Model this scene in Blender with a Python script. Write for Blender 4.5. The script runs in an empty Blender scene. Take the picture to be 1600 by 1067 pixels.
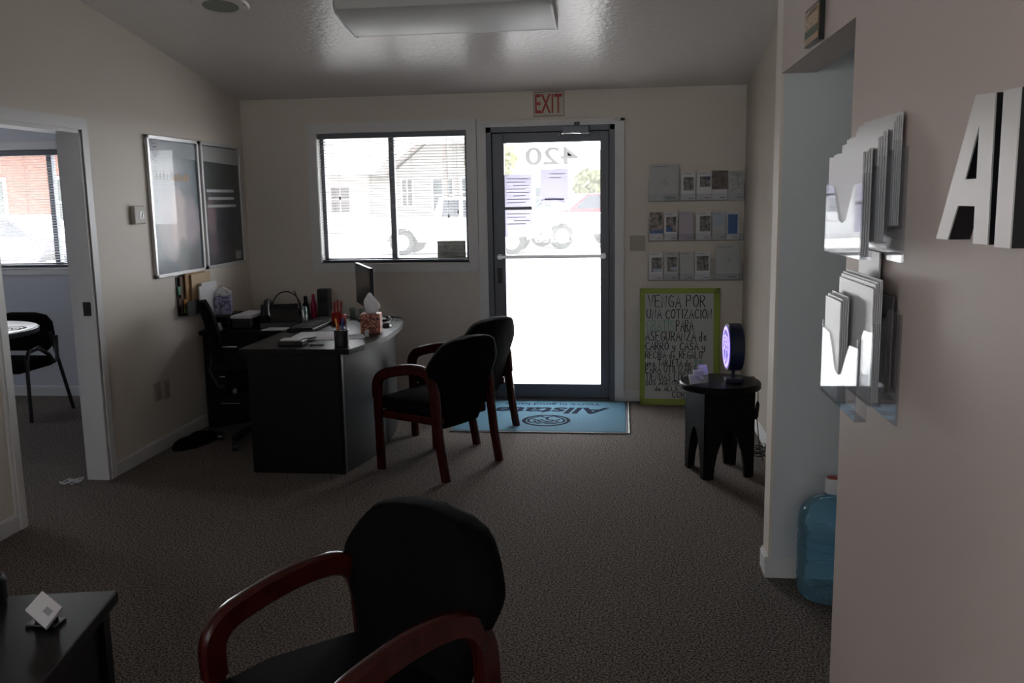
import bpy, bmesh, math, random
from mathutils import Vector, Matrix
random.seed(7)
sc = bpy.context.scene
COL = sc.collection
PI = math.pi

# ------------------------------------------------------------------ camera
F_PX, YAW, PITCH, ROLL, EYE = 1416.2, -0.1211, -0.1567, -0.0174, 1.5845
cy, sy, cp, sp = math.cos(YAW), math.sin(YAW), math.cos(PITCH), math.sin(PITCH)
fwd = Vector((sy*cp, cy*cp, sp)); rgt = Vector((cy, -sy, 0)); upv = rgt.cross(fwd)
r2 = math.cos(ROLL)*rgt + math.sin(ROLL)*upv
u2 = -math.sin(ROLL)*rgt + math.cos(ROLL)*upv
cd = bpy.data.cameras.new('camera'); cd.sensor_width = 36; cd.lens = 36*F_PX/1600; cd.clip_start = .05; cd.clip_end = 400
cam = bpy.data.objects.new('camera', cd); COL.objects.link(cam)
cam.matrix_world = Matrix(((r2.x, u2.x, -fwd.x, 0), (r2.y, u2.y, -fwd.y, 0), (r2.z, u2.z, -fwd.z, EYE), (0, 0, 0, 1)))
sc.camera = cam

# ------------------------------------------------------------------ light and exposure
sc.view_settings.view_transform = 'Standard'; sc.view_settings.look = 'None'
sc.view_settings.gamma = 1; sc.view_settings.use_curve_mapping = False
sc.view_settings.exposure = 0.5
sc.cycles.use_denoising = True
sc.cycles.max_bounces = 10; sc.cycles.diffuse_bounces = 5; sc.cycles.glossy_bounces = 4
sc.cycles.transmission_bounces = 8; sc.cycles.transparent_max_bounces = 16
sc.cycles.sample_clamp_indirect = 6; sc.cycles.caustics_reflective = False; sc.cycles.caustics_refractive = False
w = bpy.data.worlds.new('sky'); sc.world = w; w.use_nodes = True; wt = w.node_tree
bg = wt.nodes['Background']; bg.inputs[0].default_value = (.93, .965, 1, 1)
# hazy sky, bright around the sun beyond the street, dim on the far side of the building
wc = wt.nodes.new('ShaderNodeTexCoord'); wd_ = wt.nodes.new('ShaderNodeVectorMath'); wd_.operation = 'DOT_PRODUCT'; wd_.inputs[1].default_value = (-.12, .99, .1)
wr = wt.nodes.new('ShaderNodeMapRange'); wr.interpolation_type = 'SMOOTHSTEP'
for k_, v_ in ((1, -.45), (2, .85), (3, 1.7), (4, 12.5)): wr.inputs[k_].default_value = v_
wt.links.new(wc.outputs['Generated'], wd_.inputs[0]); wt.links.new(wd_.outputs['Value'], wr.inputs[0]); wt.links.new(wr.outputs[0], bg.inputs[1])
sd = bpy.data.lights.new('sun', 'SUN'); sd.energy = 4; sd.angle = .02; sd.color = (1, .96, .9)
so = bpy.data.objects.new('sun', sd); COL.objects.link(so)
so.rotation_euler = Vector((.15, -.50, -.86)).to_track_quat('-Z', 'Y').to_euler()

def portal(loc, nrm, sx, sz):
    l = bpy.data.lights.new('daylight_portal', 'AREA'); l.shape = 'RECTANGLE'; l.size = sx; l.size_y = sz
    l.cycles.is_portal = True
    o = bpy.data.objects.new('daylight_portal', l); COL.objects.link(o); o.location = loc
    o.rotation_euler = Vector(nrm).to_track_quat('-Z', 'Z').to_euler()
XL, XR, W, D = -2.969, .914, .612, 7.005
YB = -2.6                                   # back wall
portal((-1.77, D+.16, 1.6), (0, -1, 0), 1.2, 1.0)
portal((-.53, D+.06, 1.06), (0, -1, 0), .76, 1.88)
portal((-5.2, D+.16, 1.56), (0, -1, 0), 1.4, .94)
portal((-1.1, YB-.16, 1.55), (0, 1, 0), 2.6, 1.5)
portal((XL-.2, -.5, 1.6), (1, 0, 0), 2.8, 1.4)
portal((-6.55, 5.75, 1.72), (1, 0, 0), 1.1, .95)
portal((1.5, YB-.16, 1.5), (0, 1, 0), 1.1, 1.5)

# ------------------------------------------------------------------ helpers
class MB:
    def __init__(s): s.bm = bmesh.new(); s.mi = 0
    def _tag(s, fs):
        for f in fs: f.material_index = s.mi
    def quad(s, *p):
        vs = [s.bm.verts.new(q) for q in p]; f = s.bm.faces.new(vs); f.material_index = s.mi; return s
    def box(s, a, b, m=None, bev=0, seg=2):
        (x0, y0, z0), (x1, y1, z1) = a, b
        vs = [s.bm.verts.new(q) for q in ((x0,y0,z0),(x1,y0,z0),(x1,y1,z0),(x0,y1,z0),(x0,y0,z1),(x1,y0,z1),(x1,y1,z1),(x0,y1,z1))]
        fs = [s.bm.faces.new([vs[i] for i in q]) for q in ((3,2,1,0),(4,5,6,7),(0,1,5,4),(1,2,6,5),(2,3,7,6),(3,0,4,7))]
        s._tag(fs)
        if bev:
            r = bmesh.ops.bevel(s.bm, geom=list({e for f in fs for e in f.edges}), offset=bev, segments=seg, affect='EDGES', profile=.5)
            s._tag(r['faces']); vs = list({v for f in r['faces'] for v in f.verts} | {v for v in vs if v.is_valid})
        if m is not None:
            for v in vs:
                if v.is_valid: v.co = m @ v.co
        return s
    def prism(s, pts, z0, z1, m=None, bev=0):
        n = len(pts)
        a = [s.bm.verts.new((p[0], p[1], z0)) for p in pts]; b = [s.bm.verts.new((p[0], p[1], z1)) for p in pts]
        fs = [s.bm.faces.new(a[::-1]), s.bm.faces.new(b)] + [s.bm.faces.new((a[i], a[(i+1) % n], b[(i+1) % n], b[i])) for i in range(n)]
        s._tag(fs); vs = a+b
        if bev:
            es = list({e for f in fs[:2] for e in f.edges})
            r = bmesh.ops.bevel(s.bm, geom=es, offset=bev, segments=2, affect='EDGES', profile=.5); s._tag(r['faces'])
            vs = list({v for f in r['faces'] for v in f.verts} | {v for v in vs if v.is_valid})
        if m is not None:
            for v in vs:
                if v.is_valid: v.co = m @ v.co
        return s
    def lathe(s, prof, c=(0, 0, 0), n=32, axis='z', cap=True):
        rings = []
        for r, h in prof:
            ring = []
            for i in range(n):
                a = 2*PI*i/n; x, y = r*math.cos(a), r*math.sin(a)
                q = (x, y, h) if axis == 'z' else ((h, x, y) if axis == 'x' else (y, h, x))
                ring.append(s.bm.verts.new((c[0]+q[0], c[1]+q[1], c[2]+q[2])))
            rings.append(ring)
        fs = []
        for a, b in zip(rings, rings[1:]):
            for i in range(n): fs.append(s.bm.faces.new((a[i], a[(i+1) % n], b[(i+1) % n], b[i])))
        if cap: fs += [s.bm.faces.new(rings[0][::-1]), s.bm.faces.new(rings[-1])]
        s._tag(fs); return s
    def tube(s, pts, r, n=8, cap=True, closed=False):
        pts = [Vector(p) for p in pts]; m = len(pts); rings = []; ref = None
        for i, p in enumerate(pts):
            t = (pts[(i+1) % m if closed else min(i+1, m-1)] - pts[(i-1) % m if closed else max(i-1, 0)]).normalized()
            if ref is None: ref = t.orthogonal().normalized()
            ref = (ref - t*ref.dot(t)).normalized(); b = t.cross(ref); rr = r[i] if isinstance(r, (list, tuple)) else r
            rings.append([s.bm.verts.new(p + rr*(math.cos(2*PI*k/n)*ref + math.sin(2*PI*k/n)*b)) for k in range(n)])
        fs = []
        for i in range(m if closed else m-1):
            a, b = rings[i], rings[(i+1) % m]
            for k in range(n): fs.append(s.bm.faces.new((a[k], a[(k+1) % n], b[(k+1) % n], b[k])))
        if cap and not closed: fs += [s.bm.faces.new(rings[0][::-1]), s.bm.faces.new(rings[-1])]
        s._tag(fs); return s
    def sweep(s, pts, sec, side):
        """section sec (list of (u,v)) swept along pts that lie in a plane; u is along side, v along the in-plane normal"""
        pts = [Vector(p) for p in pts]; side = Vector(side).normalized(); m = len(pts); rings = []
        for i, p in enumerate(pts):
            t = (pts[min(i+1, m-1)] - pts[max(i-1, 0)]).normalized(); nn = t.cross(side).normalized()
            se = sec(i/(m-1)) if callable(sec) else sec
            rings.append([s.bm.verts.new(p + side*u + nn*v) for u, v in se])
        k = len(rings[0]); fs = []
        for a, b in zip(rings, rings[1:]):
            for j in range(k): fs.append(s.bm.faces.new((a[j], a[(j+1) % k], b[(j+1) % k], b[j])))
        fs += [s.bm.faces.new(rings[0][::-1]), s.bm.faces.new(rings[-1])]
        s._tag(fs); return s
    def grid(s, fn, nu, nv):
        g = [[s.bm.verts.new(fn(i/nu, j/nv)) for j in range(nv+1)] for i in range(nu+1)]
        s._tag([s.bm.faces.new((g[i][j], g[i+1][j], g[i+1][j+1], g[i][j+1])) for i in range(nu) for j in range(nv)])
        return s
    def ribbon(s, pts, wd, org, xd, yd):
        """flat pen stroke in the plane org + a*xd + b*yd"""
        org, xd, yd = Vector(org), Vector(xd), Vector(yd); m = len(pts); L = []; R = []
        for i in range(m):
            a = Vector(pts[max(i-1, 0)]); b = Vector(pts[min(i+1, m-1)]); t = (b-a)
            if t.length < 1e-9: t = Vector((1, 0))
            t.normalize(); n = Vector((-t.y, t.x))*wd/2; p = Vector(pts[i])
            ends = t*wd*.3*(-1 if i == 0 else (1 if i == m-1 else 0)); p = p+ends
            for lst, q in ((L, p+n), (R, p-n)): lst.append(s.bm.verts.new(org + xd*q.x + yd*q.y))
        s._tag([s.bm.faces.new((R[i], R[i+1], L[i+1], L[i])) for i in range(m-1)]); return s
    def text(s, body, org, xd, yd, w=None, h=None, ext=0, mirror=False, shear=0, align='L', bold=0):
        cu = bpy.data.curves.new('t', 'FONT'); cu.body = body; cu.size = 1; cu.shear = shear; cu.offset = bold; cu.extrude = 0
        o = bpy.data.objects.new('t', cu); COL.objects.link(o); dg = bpy.context.evaluated_depsgraph_get()
        me = bpy.data.meshes.new_from_object(o.evaluated_get(dg)); bpy.data.objects.remove(o); bpy.data.curves.remove(cu)
        xs = [v.co.x for v in me.vertices]; ys = [v.co.y for v in me.vertices]
        x0, x1, y0, y1 = min(xs), max(xs), min(ys), max(ys)
        sx = w/(x1-x0) if w else h/(y1-y0); sy_ = h/(y1-y0) if h else sx
        org, xd, yd = Vector(org), Vector(xd).normalized(), Vector(yd).normalized(); nn = xd.cross(yd)
        base = {}
        for v in me.vertices:
            a = (v.co.x-x0)*sx; a = ((x1-x0)*sx-a) if mirror else a
            base[v.index] = s.bm.verts.new(org + xd*a + yd*((v.co.y-y0)*sy_) + nn*ext)
        fs = []
        for p in me.polygons:
            try: fs.append(s.bm.faces.new([base[i] for i in (reversed(p.vertices) if mirror else p.vertices)]))
            except ValueError: pass
        s._tag(fs); bpy.data.meshes.remove(me); return s
    def disc(s, c, r, xd, yd, n=32, ry=None):
        c, xd, yd = Vector(c), Vector(xd), Vector(yd); ry = ry or r
        f = s.bm.faces.new([s.bm.verts.new(c + xd*r*math.cos(2*PI*i/n) + yd*ry*math.sin(2*PI*i/n)) for i in range(n)])
        f.material_index = s.mi; return s
    def xf(s, m):
        for v in s.bm.verts: v.co = m @ v.co
        return s

def build(name, mb, mats, parent=None, smooth=None, world=True, pivot=None, sub=0, solid=0):
    mats = mats if isinstance(mats, (list, tuple)) else [mats]
    bm = mb.bm; bm.normal_update()
    if not getattr(mb, 'keep', False): bmesh.ops.recalc_face_normals(bm, faces=[f for f in bm.faces]) if not getattr(mb, 'flat', False) else None
    off = Vector((0, 0, 0))
    if parent is not None:
        if world: off = WL[parent.name]
    elif pivot != 'zero' and bm.verts:
        lo = [min(v.co[i] for v in bm.verts) for i in range(3)]; hi = [max(v.co[i] for v in bm.verts) for i in range(3)]
        off = Vector(((lo[0]+hi[0])/2, (lo[1]+hi[1])/2, lo[2]))
    for v in bm.verts: v.co -= off
    me = bpy.data.meshes.new(name); bm.to_mesh(me); bm.free()
    for m in mats: me.materials.append(m)
    if smooth is not None:
        for p in me.polygons: p.use_smooth = True
        try: me.set_sharp_from_angle(angle=math.radians(smooth))
        except Exception: pass
    o = bpy.data.objects.new(name, me); COL.objects.link(o)
    if parent is not None: o.parent = parent; WL[o.name] = WL[parent.name].copy() if world else Vector((0, 0, 0))
    else: o.location = off; WL[o.name] = off.copy()
    if sub:
        md = o.modifiers.new('sub', 'SUBSURF'); md.levels = sub; md.render_levels = sub
    if solid:
        md = o.modifiers.new('sol', 'SOLIDIFY'); md.thickness = solid
    return o
WL = {}
def tag(o, label=None, cat=None, group=None, kind=None):
    if label: o['label'] = label
    if cat: o['category'] = cat
    if group: o['group'] = group
    if kind: o['kind'] = kind
    return o
def thing(name, label, cat, loc, group=None, rotz=0):
    o = bpy.data.objects.new(name, None); o.empty_display_size = .1; COL.objects.link(o); o.location = loc; o.rotation_euler.z = rotz
    WL[o.name] = Vector(loc); return tag(o, label, cat, group)
def struct(name, mb, mats, parent=None, **k):
    o = build(name, mb, mats, parent, **({'pivot': 'zero'} if parent is None else {}), **k)
    if parent is None: WL[o.name] = Vector((0, 0, 0)); o['kind'] = 'structure'
    return o
def copy_tree(o, parent=None):
    c = o.copy(); COL.objects.link(c); c.parent = parent; WL[c.name] = WL[o.name].copy()
    for ch in list(o.children): copy_tree(ch, c)
    return c

# ------------------------------------------------------------------ materials
MATS = {}
def mat(name, col, rough=.5, metal=0, spec=.5, noise=None, bump=None, coat=0, emit=None, alpha=None, sheen=0):
    m = bpy.data.materials.new(name); m.use_nodes = True; nt = m.node_tree; b = nt.nodes['Principled BSDF']
    b.inputs['Base Color'].default_value = (*col, 1); b.inputs['Roughness'].default_value = rough
    b.inputs['Metallic'].default_value = metal; b.inputs['Specular IOR Level'].default_value = spec
    b.inputs['Coat Weight'].default_value = coat; b.inputs['Coat Roughness'].default_value = .1
    b.inputs['Sheen Weight'].default_value = sheen
    tc = nt.nodes.new('ShaderNodeTexCoord')
    if emit: b.inputs['Emission Color'].default_value = (*emit[0], 1); b.inputs['Emission Strength'].default_value = emit[1]
    if noise:                       # (scale, colour2, contrast)
        n = nt.nodes.new('ShaderNodeTexNoise'); n.inputs['Scale'].default_value = noise[0]; n.inputs['Detail'].default_value = 4
        r = nt.nodes.new('ShaderNodeValToRGB'); c = noise[2] if len(noise) > 2 else .2
        r.color_ramp.elements[0].position = .5-c; r.color_ramp.elements[1].position = .5+c
        r.color_ramp.elements[0].color = (*col, 1); r.color_ramp.elements[1].color = (*noise[1], 1)
        nt.links.new(tc.outputs['Object'], n.inputs['Vector']); nt.links.new(n.outputs[0], r.inputs[0]); nt.links.new(r.outputs[0], b.inputs['Base Color'])
    if bump:                        # (scale, strength, distance)
        n = nt.nodes.new('ShaderNodeTexNoise'); n.inputs['Scale'].default_value = bump[0]; n.inputs['Detail'].default_value = 3
        bp = nt.nodes.new('ShaderNodeBump'); bp.inputs['Strength'].default_value = bump[1]; bp.inputs['Distance'].default_value = bump[2]
        nt.links.new(tc.outputs['Object'], n.inputs['Vector']); nt.links.new(n.outputs[0], bp.inputs['Height']); nt.links.new(bp.outputs[0], b.inputs['Normal'])
    MATS[name] = m; return m
def mat_wood(name, c1, c2, rough, coat=0, axis=(1, 9, 9), spec=.22):
    m = mat(name, c1, rough, coat=coat, spec=spec); nt = m.node_tree; b = nt.nodes['Principled BSDF']
    tc = nt.nodes.new('ShaderNodeTexCoord'); mp = nt.nodes.new('ShaderNodeMapping'); mp.inputs['Scale'].default_value = axis
    n = nt.nodes.new('ShaderNodeTexNoise'); n.inputs['Scale'].default_value = 6; n.inputs['Detail'].default_value = 6
    r = nt.nodes.new('ShaderNodeValToRGB'); r.color_ramp.elements[0].color = (*c1, 1); r.color_ramp.elements[1].color = (*c2, 1)
    r.color_ramp.elements[0].position = .35; r.color_ramp.elements[1].position = .7
    nt.links.new(tc.outputs['Object'], mp.inputs[0]); nt.links.new(mp.outputs[0], n.inputs[0]); nt.links.new(n.outputs[0], r.inputs[0]); nt.links.new(r.outputs[0], b.inputs['Base Color'])
    return m
def mat_glass(name, tint=(1, 1, 1), veil=.0, ior=1.45, rough=.02, veilcol=(.9, .9, .9)):
    m = bpy.data.materials.new(name); m.use_nodes = True; nt = m.node_tree; nt.nodes.clear()
    out = nt.nodes.new('ShaderNodeOutputMaterial'); tr = nt.nodes.new('ShaderNodeBsdfTransparent'); tr.inputs[0].default_value = (*tint, 1)
    gl = nt.nodes.new('ShaderNodeBsdfGlossy'); gl.inputs['Roughness'].default_value = rough
    fr = nt.nodes.new('ShaderNodeFresnel'); fr.inputs[0].default_value = 1.45
    ge = nt.nodes.new('ShaderNodeNewGeometry'); mr = nt.nodes.new('ShaderNodeMapRange'); mr.inputs[3].default_value = ior; mr.inputs[4].default_value = 1/ior
    nt.links.new(ge.outputs['Backfacing'], mr.inputs[0]); nt.links.new(mr.outputs[0], fr.inputs[0])
    mx = nt.nodes.new('ShaderNodeMixShader'); nt.links.new(fr.outputs[0], mx.inputs[0]); nt.links.new(tr.outputs[0], mx.inputs[1]); nt.links.new(gl.outputs[0], mx.inputs[2])
    last = mx
    if veil:  # milky translucent share; on window panes it stands in for veiling glare
        tl = nt.nodes.new('ShaderNodeBsdfTranslucent'); tl.inputs[0].default_value = (*veilcol, 1)
        m2 = nt.nodes.new('ShaderNodeMixShader'); m2.inputs[0].default_value = veil
        nt.links.new(mx.outputs[0], m2.inputs[1]); nt.links.new(tl.outputs[0], m2.inputs[2]); last = m2
    nt.links.new(last.outputs[0], out.inputs[0]); MATS[name] = m; return m
def mat_sheet(name, col, tl=.5):
    """thin paper or plastic that lets light through"""
    m = bpy.data.materials.new(name); m.use_nodes = True; nt = m.node_tree; nt.nodes.clear()
    out = nt.nodes.new('ShaderNodeOutputMaterial'); d = nt.nodes.new('ShaderNodeBsdfDiffuse'); t = nt.nodes.new('ShaderNodeBsdfTranslucent')
    d.inputs[0].default_value = (*col, 1); t.inputs[0].default_value = (*col, 1)
    mx = nt.nodes.new('ShaderNodeMixShader'); mx.inputs[0].default_value = tl
    nt.links.new(d.outputs[0], mx.inputs[1]); nt.links.new(t.outputs[0], mx.inputs[2]); nt.links.new(mx.outputs[0], out.inputs[0]); return m
def mat_print(name, base, blobs, rough=.35, coat=.0, axes=(1, 2)):
    """a printed picture: soft blots of ink on a base colour. blobs: (u, v, ru, rv, colour, hardness) in object metres"""
    m = mat(name, base, rough, coat=coat); nt = m.node_tree; b = nt.nodes['Principled BSDF']
    tc = nt.nodes.new('ShaderNodeTexCoord'); sp_ = nt.nodes.new('ShaderNodeSeparateXYZ'); nz = nt.nodes.new('ShaderNodeTexNoise'); nz.inputs['Scale'].default_value = 9
    ad = nt.nodes.new('ShaderNodeMixRGB'); ad.blend_type = 'ADD'; ad.inputs[0].default_value = .06
    nt.links.new(tc.outputs['Object'], nz.inputs[0]); nt.links.new(tc.outputs['Object'], ad.inputs[1]); nt.links.new(nz.outputs['Color'], ad.inputs[2]); nt.links.new(ad.outputs[0], sp_.inputs[0])
    prev = None
    for u, v, ru, rv, col, hd in blobs:
        def lin(k, c, r):
            q = nt.nodes.new('ShaderNodeMath'); q.operation = 'MULTIPLY_ADD'; q.inputs[1].default_value = 1/r; q.inputs[2].default_value = -(c+.03)/r
            nt.links.new(sp_.outputs[k], q.inputs[0]); p = nt.nodes.new('ShaderNodeMath'); p.operation = 'MULTIPLY'
            nt.links.new(q.outputs[0], p.inputs[0]); nt.links.new(q.outputs[0], p.inputs[1]); return p
        a, c = lin(axes[0], u, ru), lin(axes[1], v, rv)
        s = nt.nodes.new('ShaderNodeMath'); s.operation = 'ADD'; nt.links.new(a.outputs[0], s.inputs[0]); nt.links.new(c.outputs[0], s.inputs[1])
        mr = nt.nodes.new('ShaderNodeMapRange'); mr.inputs[1].default_value = hd; mr.inputs[2].default_value = 1.0; mr.inputs[3].default_value = 1; mr.inputs[4].default_value = 0
        nt.links.new(s.outputs[0], mr.inputs[0]); mx = nt.nodes.new('ShaderNodeMixRGB'); nt.links.new(mr.outputs[0], mx.inputs[0])
        if prev is None: mx.inputs[1].default_value = (*base, 1)
        else: nt.links.new(prev.outputs[0], mx.inputs[1])
        mx.inputs[2].default_value = (*col, 1); prev = mx
    if prev: nt.links.new(prev.outputs[0], b.inputs['Base Color'])
    return m

M = dict(
    wall=mat('wall_paint', (.76, .70, .625), .55, spec=.35, bump=(160, .12, .002)),
    wall_r=mat('wall_paint_mauve', (.565, .475, .435), .42, spec=.4, bump=(160, .12, .002)),
    wall_cool=mat('wall_paint_office', (.64, .66, .73), .55, spec=.3, bump=(160, .12, .002)),
    wall_grey=mat('wall_paint_grey', (.64, .675, .69), .55, spec=.3, bump=(160, .12, .002)),
    ceil=mat('ceiling_paint', (.68, .65, .63), .26, spec=.6, bump=(30, .45, .006)),
    carpet=mat('carpet', (.018, .015, .013), .95, spec=.08, noise=(125, (.30, .25, .215), .09), bump=(190, 1, .012), sheen=.1),
    trim=mat('white_trim', (.76, .76, .76), .4, spec=.4),
    bronze=mat('bronze_aluminium', (.13, .14, .16), .42, metal=.35, spec=.5),
    bronze_l=mat('bronze_aluminium_light', (.17, .19, .22), .42, metal=.3),
    steel=mat('brushed_steel', (.62, .63, .65), .3, metal=.9),
    chrome=mat('chrome', (.8, .8, .82), .12, metal=1),
    glass=mat_glass('window_glass', veil=.065),
    glass_d=mat_glass('door_glass', veil=.065),
    acryl=mat_glass('clear_acrylic', tint=(.95, .96, .97), veil=.05, rough=.03),
    slat=mat_sheet('blind_slat', (.20, .195, .19), .05),
    slat_w=mat_sheet('blind_slat_white', (.85, .85, .88), .3),
    cord=mat('cord_grey', (.25, .24, .24), .7),
    espresso=mat_wood('espresso_laminate', (.005, .004, .0035), (.008, .006, .0055), .42, axis=(2, 12, 2)),
    blackwood=mat_wood('black_table_wood', (.006, .005, .005), (.011, .009, .008), .42, spec=.12),
    cherry=mat_wood('cherry_wood', (.034, .0042, .003), (.060, .008, .006), .24, coat=.25, axis=(9, 2, 2)),
    fabric=mat('black_fabric', (.0040, .0038, .0040), .9, spec=.06, noise=(60, (.006, .0055, .0055), .2), bump=(500, .4, .002)),
    plastic=mat('black_plastic', (.012, .012, .013), .38),
    plastic_m=mat('matt_black_plastic', (.016, .016, .018), .7),
    cream=mat('cream_plastic', (.42, .39, .34), .5),
    white=mat('white_paper', (.74, .74, .77), .65, spec=.2),
    white2=mat('white_plastic', (.7, .7, .72), .4),
    ink=mat('black_ink', (.012, .012, .014), .7, spec=.1),
    decal_grey=mat_sheet('grey_decal', (.45, .45, .46), .5),
    greyink=mat('grey_ink', (.16, .16, .18), .7, spec=.1),
    silver=mat('silver_letter_face', (.66, .67, .66), .36, metal=.35),
    black=mat('black_edge', (.008, .008, .01), .4),
    red=mat('red_plastic', (.45, .025, .02), .35),
    conc=mat('concrete_lot', (.36, .35, .34), .9, noise=(.8, (.42, .41, .40), .3)),
)

# ------------------------------------------------------------------ the setting
CZ = lambda y: 2.378 + .157*(7-max(y, 2.6))
b = MB(); b.box((-6.6, YB-.15, -.1), (2.6, D+.15, 0)); struct('floor', b, M['carpet'])
b = MB(); yy = [(YB-1.4, CZ(0)), (2.6, CZ(2.6)), (8.7, CZ(8.7))]
b.prism([(y, z) for y, z in yy] + [(y, z+.14) for y, z in yy[::-1]], -6.9, 2.9, Matrix(((0, 0, 1, 0), (1, 0, 0, 0), (0, 1, 0, 0), (0, 0, 0, 1))))
struct('ceiling', b, M['ceil'])

def wall_y(name, y0, y1, x0, x1, holes, mats):
    """wall along x between y0 and y1 with rectangular holes (xa, xb, za, zb)"""
    b = MB(); top = CZ(min(y0, 9))+.05; xs = sorted({x0, x1, *[h[0] for h in holes], *[h[1] for h in holes]})
    for a, c in zip(xs, xs[1:]):
        hs = sorted([h for h in holes if h[0] <= a+1e-6 and h[1] >= c-1e-6], key=lambda h: h[2]); z = -.05
        for h in hs:
            if h[2] > z: b.box((a, y0, z), (c, y1, h[2]))
            z = h[3]
        b.box((a, y0, z), (c, y1, top))
    return struct(name, b, mats)
WX0, WX1, WZ0, WZ1 = -2.365, -1.175, 1.10, 2.11         # main window opening
OX0, OX1, OZ0, OZ1 = -5.95, -4.47, 1.085, 2.045         # office window opening
DX0, DX1, DZ = -1.027, -.048, 2.12                      # door frame
wall_y('wall_far', D, D+.15, XL-.06, XR+.12, [(WX0, WX1, WZ0, WZ1), (DX0, DX1, -.05, DZ)], M['wall'])
wall_y('wall_office_far', D, D+.15, -6.5, XL-.06, [(OX0, OX1, OZ0, OZ1)], M['wall_cool'])
wall_y('wall_back', YB-.15, YB, XL-.1, W, [(-2.4, .2, .8, 2.3)], M['wall'])
wall_y('wall_hall_back', YB-.15, YB, W, 2.5, [(.95, 2.05, .75, 2.25)], M['wall_grey'])
wall_y('wall_office_near', 2.3, 2.42, -6.5, XL-.12, [], M['wall_cool'])
wall_y('wall_hall_end', 3.70, 3.83, W+.012, 2.5, [], [M['wall_grey']])
def wall_x(name, x0, x1, y0, y1, holes, mats):
    b = MB(); ys = sorted({y0, y1, *[h[0] for h in holes], *[h[1] for h in holes]} | ({2.6} if y0 < 2.6 < y1 else set()))
    for a, c in zip(ys, ys[1:]):
        hs = [h for h in holes if h[0] <= a+1e-6 and h[1] >= c-1e-6]; z = -.05
        for h in hs:
            if h[2] > z: b.box((x0, a, z), (x1, c, h[2]))
            z = h[3]
        vs = [(a, z), (c, z), (c, CZ(c)+.05), (a, CZ(a)+.05)]
        b.prism(vs, x0, x1, Matrix(((0, 0, 1, 0), (1, 0, 0, 0), (0, 1, 0, 0), (0, 0, 0, 1))))
    return struct(name, b, mats)
DY0, DY1, DH = 4.03, 4.80, 1.995
wall_x('wall_left', XL-.06, XL, YB, D+.001, [(DY0, DY1, -.05, DH), (-1.9, .9, .9, 2.3)], M['wall'])
wall_x('wall_office_right', XL-.125, XL-.06, 2.4, D+.001, [(DY0, DY1, -.05, DH)], M['wall_cool'])
wall_x('wall_office_left', -6.5, -6.38, 2.3, D+.001, [(5.2, 6.3, 1.25, 2.2)], M['wall_cool'])
wall_x('wall_right', W, W+.13, YB, 3.70, [(2.575, 3.70, -.05, 2.04)], M['wall_r'])
b = MB(); b.prism([(3.70, 2.04-2.09), (3.83, -.05), (3.83, CZ(3.83)+.05), (3.70, CZ(3.7)+.05)], W, W+.012, Matrix(((0, 0, 1, 0), (1, 0, 0, 0), (0, 1, 0, 0), (0, 0, 0, 1))))
struct('wall_right_end', b, M['wall'])
wall_x('wall_alcove', XR, XR+.12, 3.83, D+.001, [], mat('wall_paint_alcove', (.50, .435, .37), .42, spec=.4, bump=(160, .12, .002)))
wall_x('wall_hall_right', 2.4, 2.5, YB, 3.72, [], M['wall_grey'])

def base(name, p0, p1, n):
    """baseboard from p0 to p1, n = direction into the room"""
    b = MB(); p0, p1, n = Vector((*p0, 0)), Vector((*p1, 0)), Vector((*n, 0)); t = .013
    for a, z0, z1 in ((t, 0, .075), (t*.6, .075, .085)):
        q = [p0, p1, p1+n*a, p0+n*a]; b.prism([(v.x, v.y) for v in q], z0, z1)
    struct(name, b, M['trim'])
base('baseboard_left', (XL, 4.865), (XL, D), (1, 0)); base('baseboard_left_near', (XL, YB), (XL, 3.965), (1, 0))
base('baseboard_far', (XL, D), (-1.10, D), (0, -1)); base('baseboard_far_right', (.022, D), (XR, D), (0, -1))
base('baseboard_office_far', (-6.38, D), (XL-.125, D), (0, -1)); base('baseboard_alcove', (XR, 3.83), (XR, D), (-1, 0))
base('baseboard_hall_end', (W-.013, 3.70), (2.4, 3.70), (0, -1)); base('baseboard_right_end', (W, 3.69), (W, 3.83), (-1, 0))
base('baseboard_right', (W, YB), (W, 2.575), (-1, 0))

# doorway trim on the wall to the office
b = MB(); c = .068
for x, dpt in ((XL, .016), (XL, .010)):
    k = 0 if dpt == .010 else .022
    b.box((x, DY0-c+k, 0), (x+dpt, DY0-.004, DH+.004)); b.box((x, DY1+.004, 0), (x+dpt, DY1+c-k, DH+.004))
    b.box((x, DY0-c+k, DH+.004), (x+dpt, DY1+c-k, DH+c-k))
struct('trim_1', b, M['trim'])
b = MB()
b.box((XL-.13, DY0-.004, 0), (XL+.006, DY0+.016, DH)); b.box((XL-.13, DY1-.016, 0), (XL+.006, DY1+.004, DH)); b.box((XL-.13, DY0, DH-.016), (XL+.006, DY1, DH+.006))
j = struct('trim_2', b, M['trim'])
b = MB(); b.box((XL-.06, DY1-.0195, .965), (XL-.012, DY1-.0155, 1.045), bev=.002)
build('strike_plate', b, M['plastic_m'], j)

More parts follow.
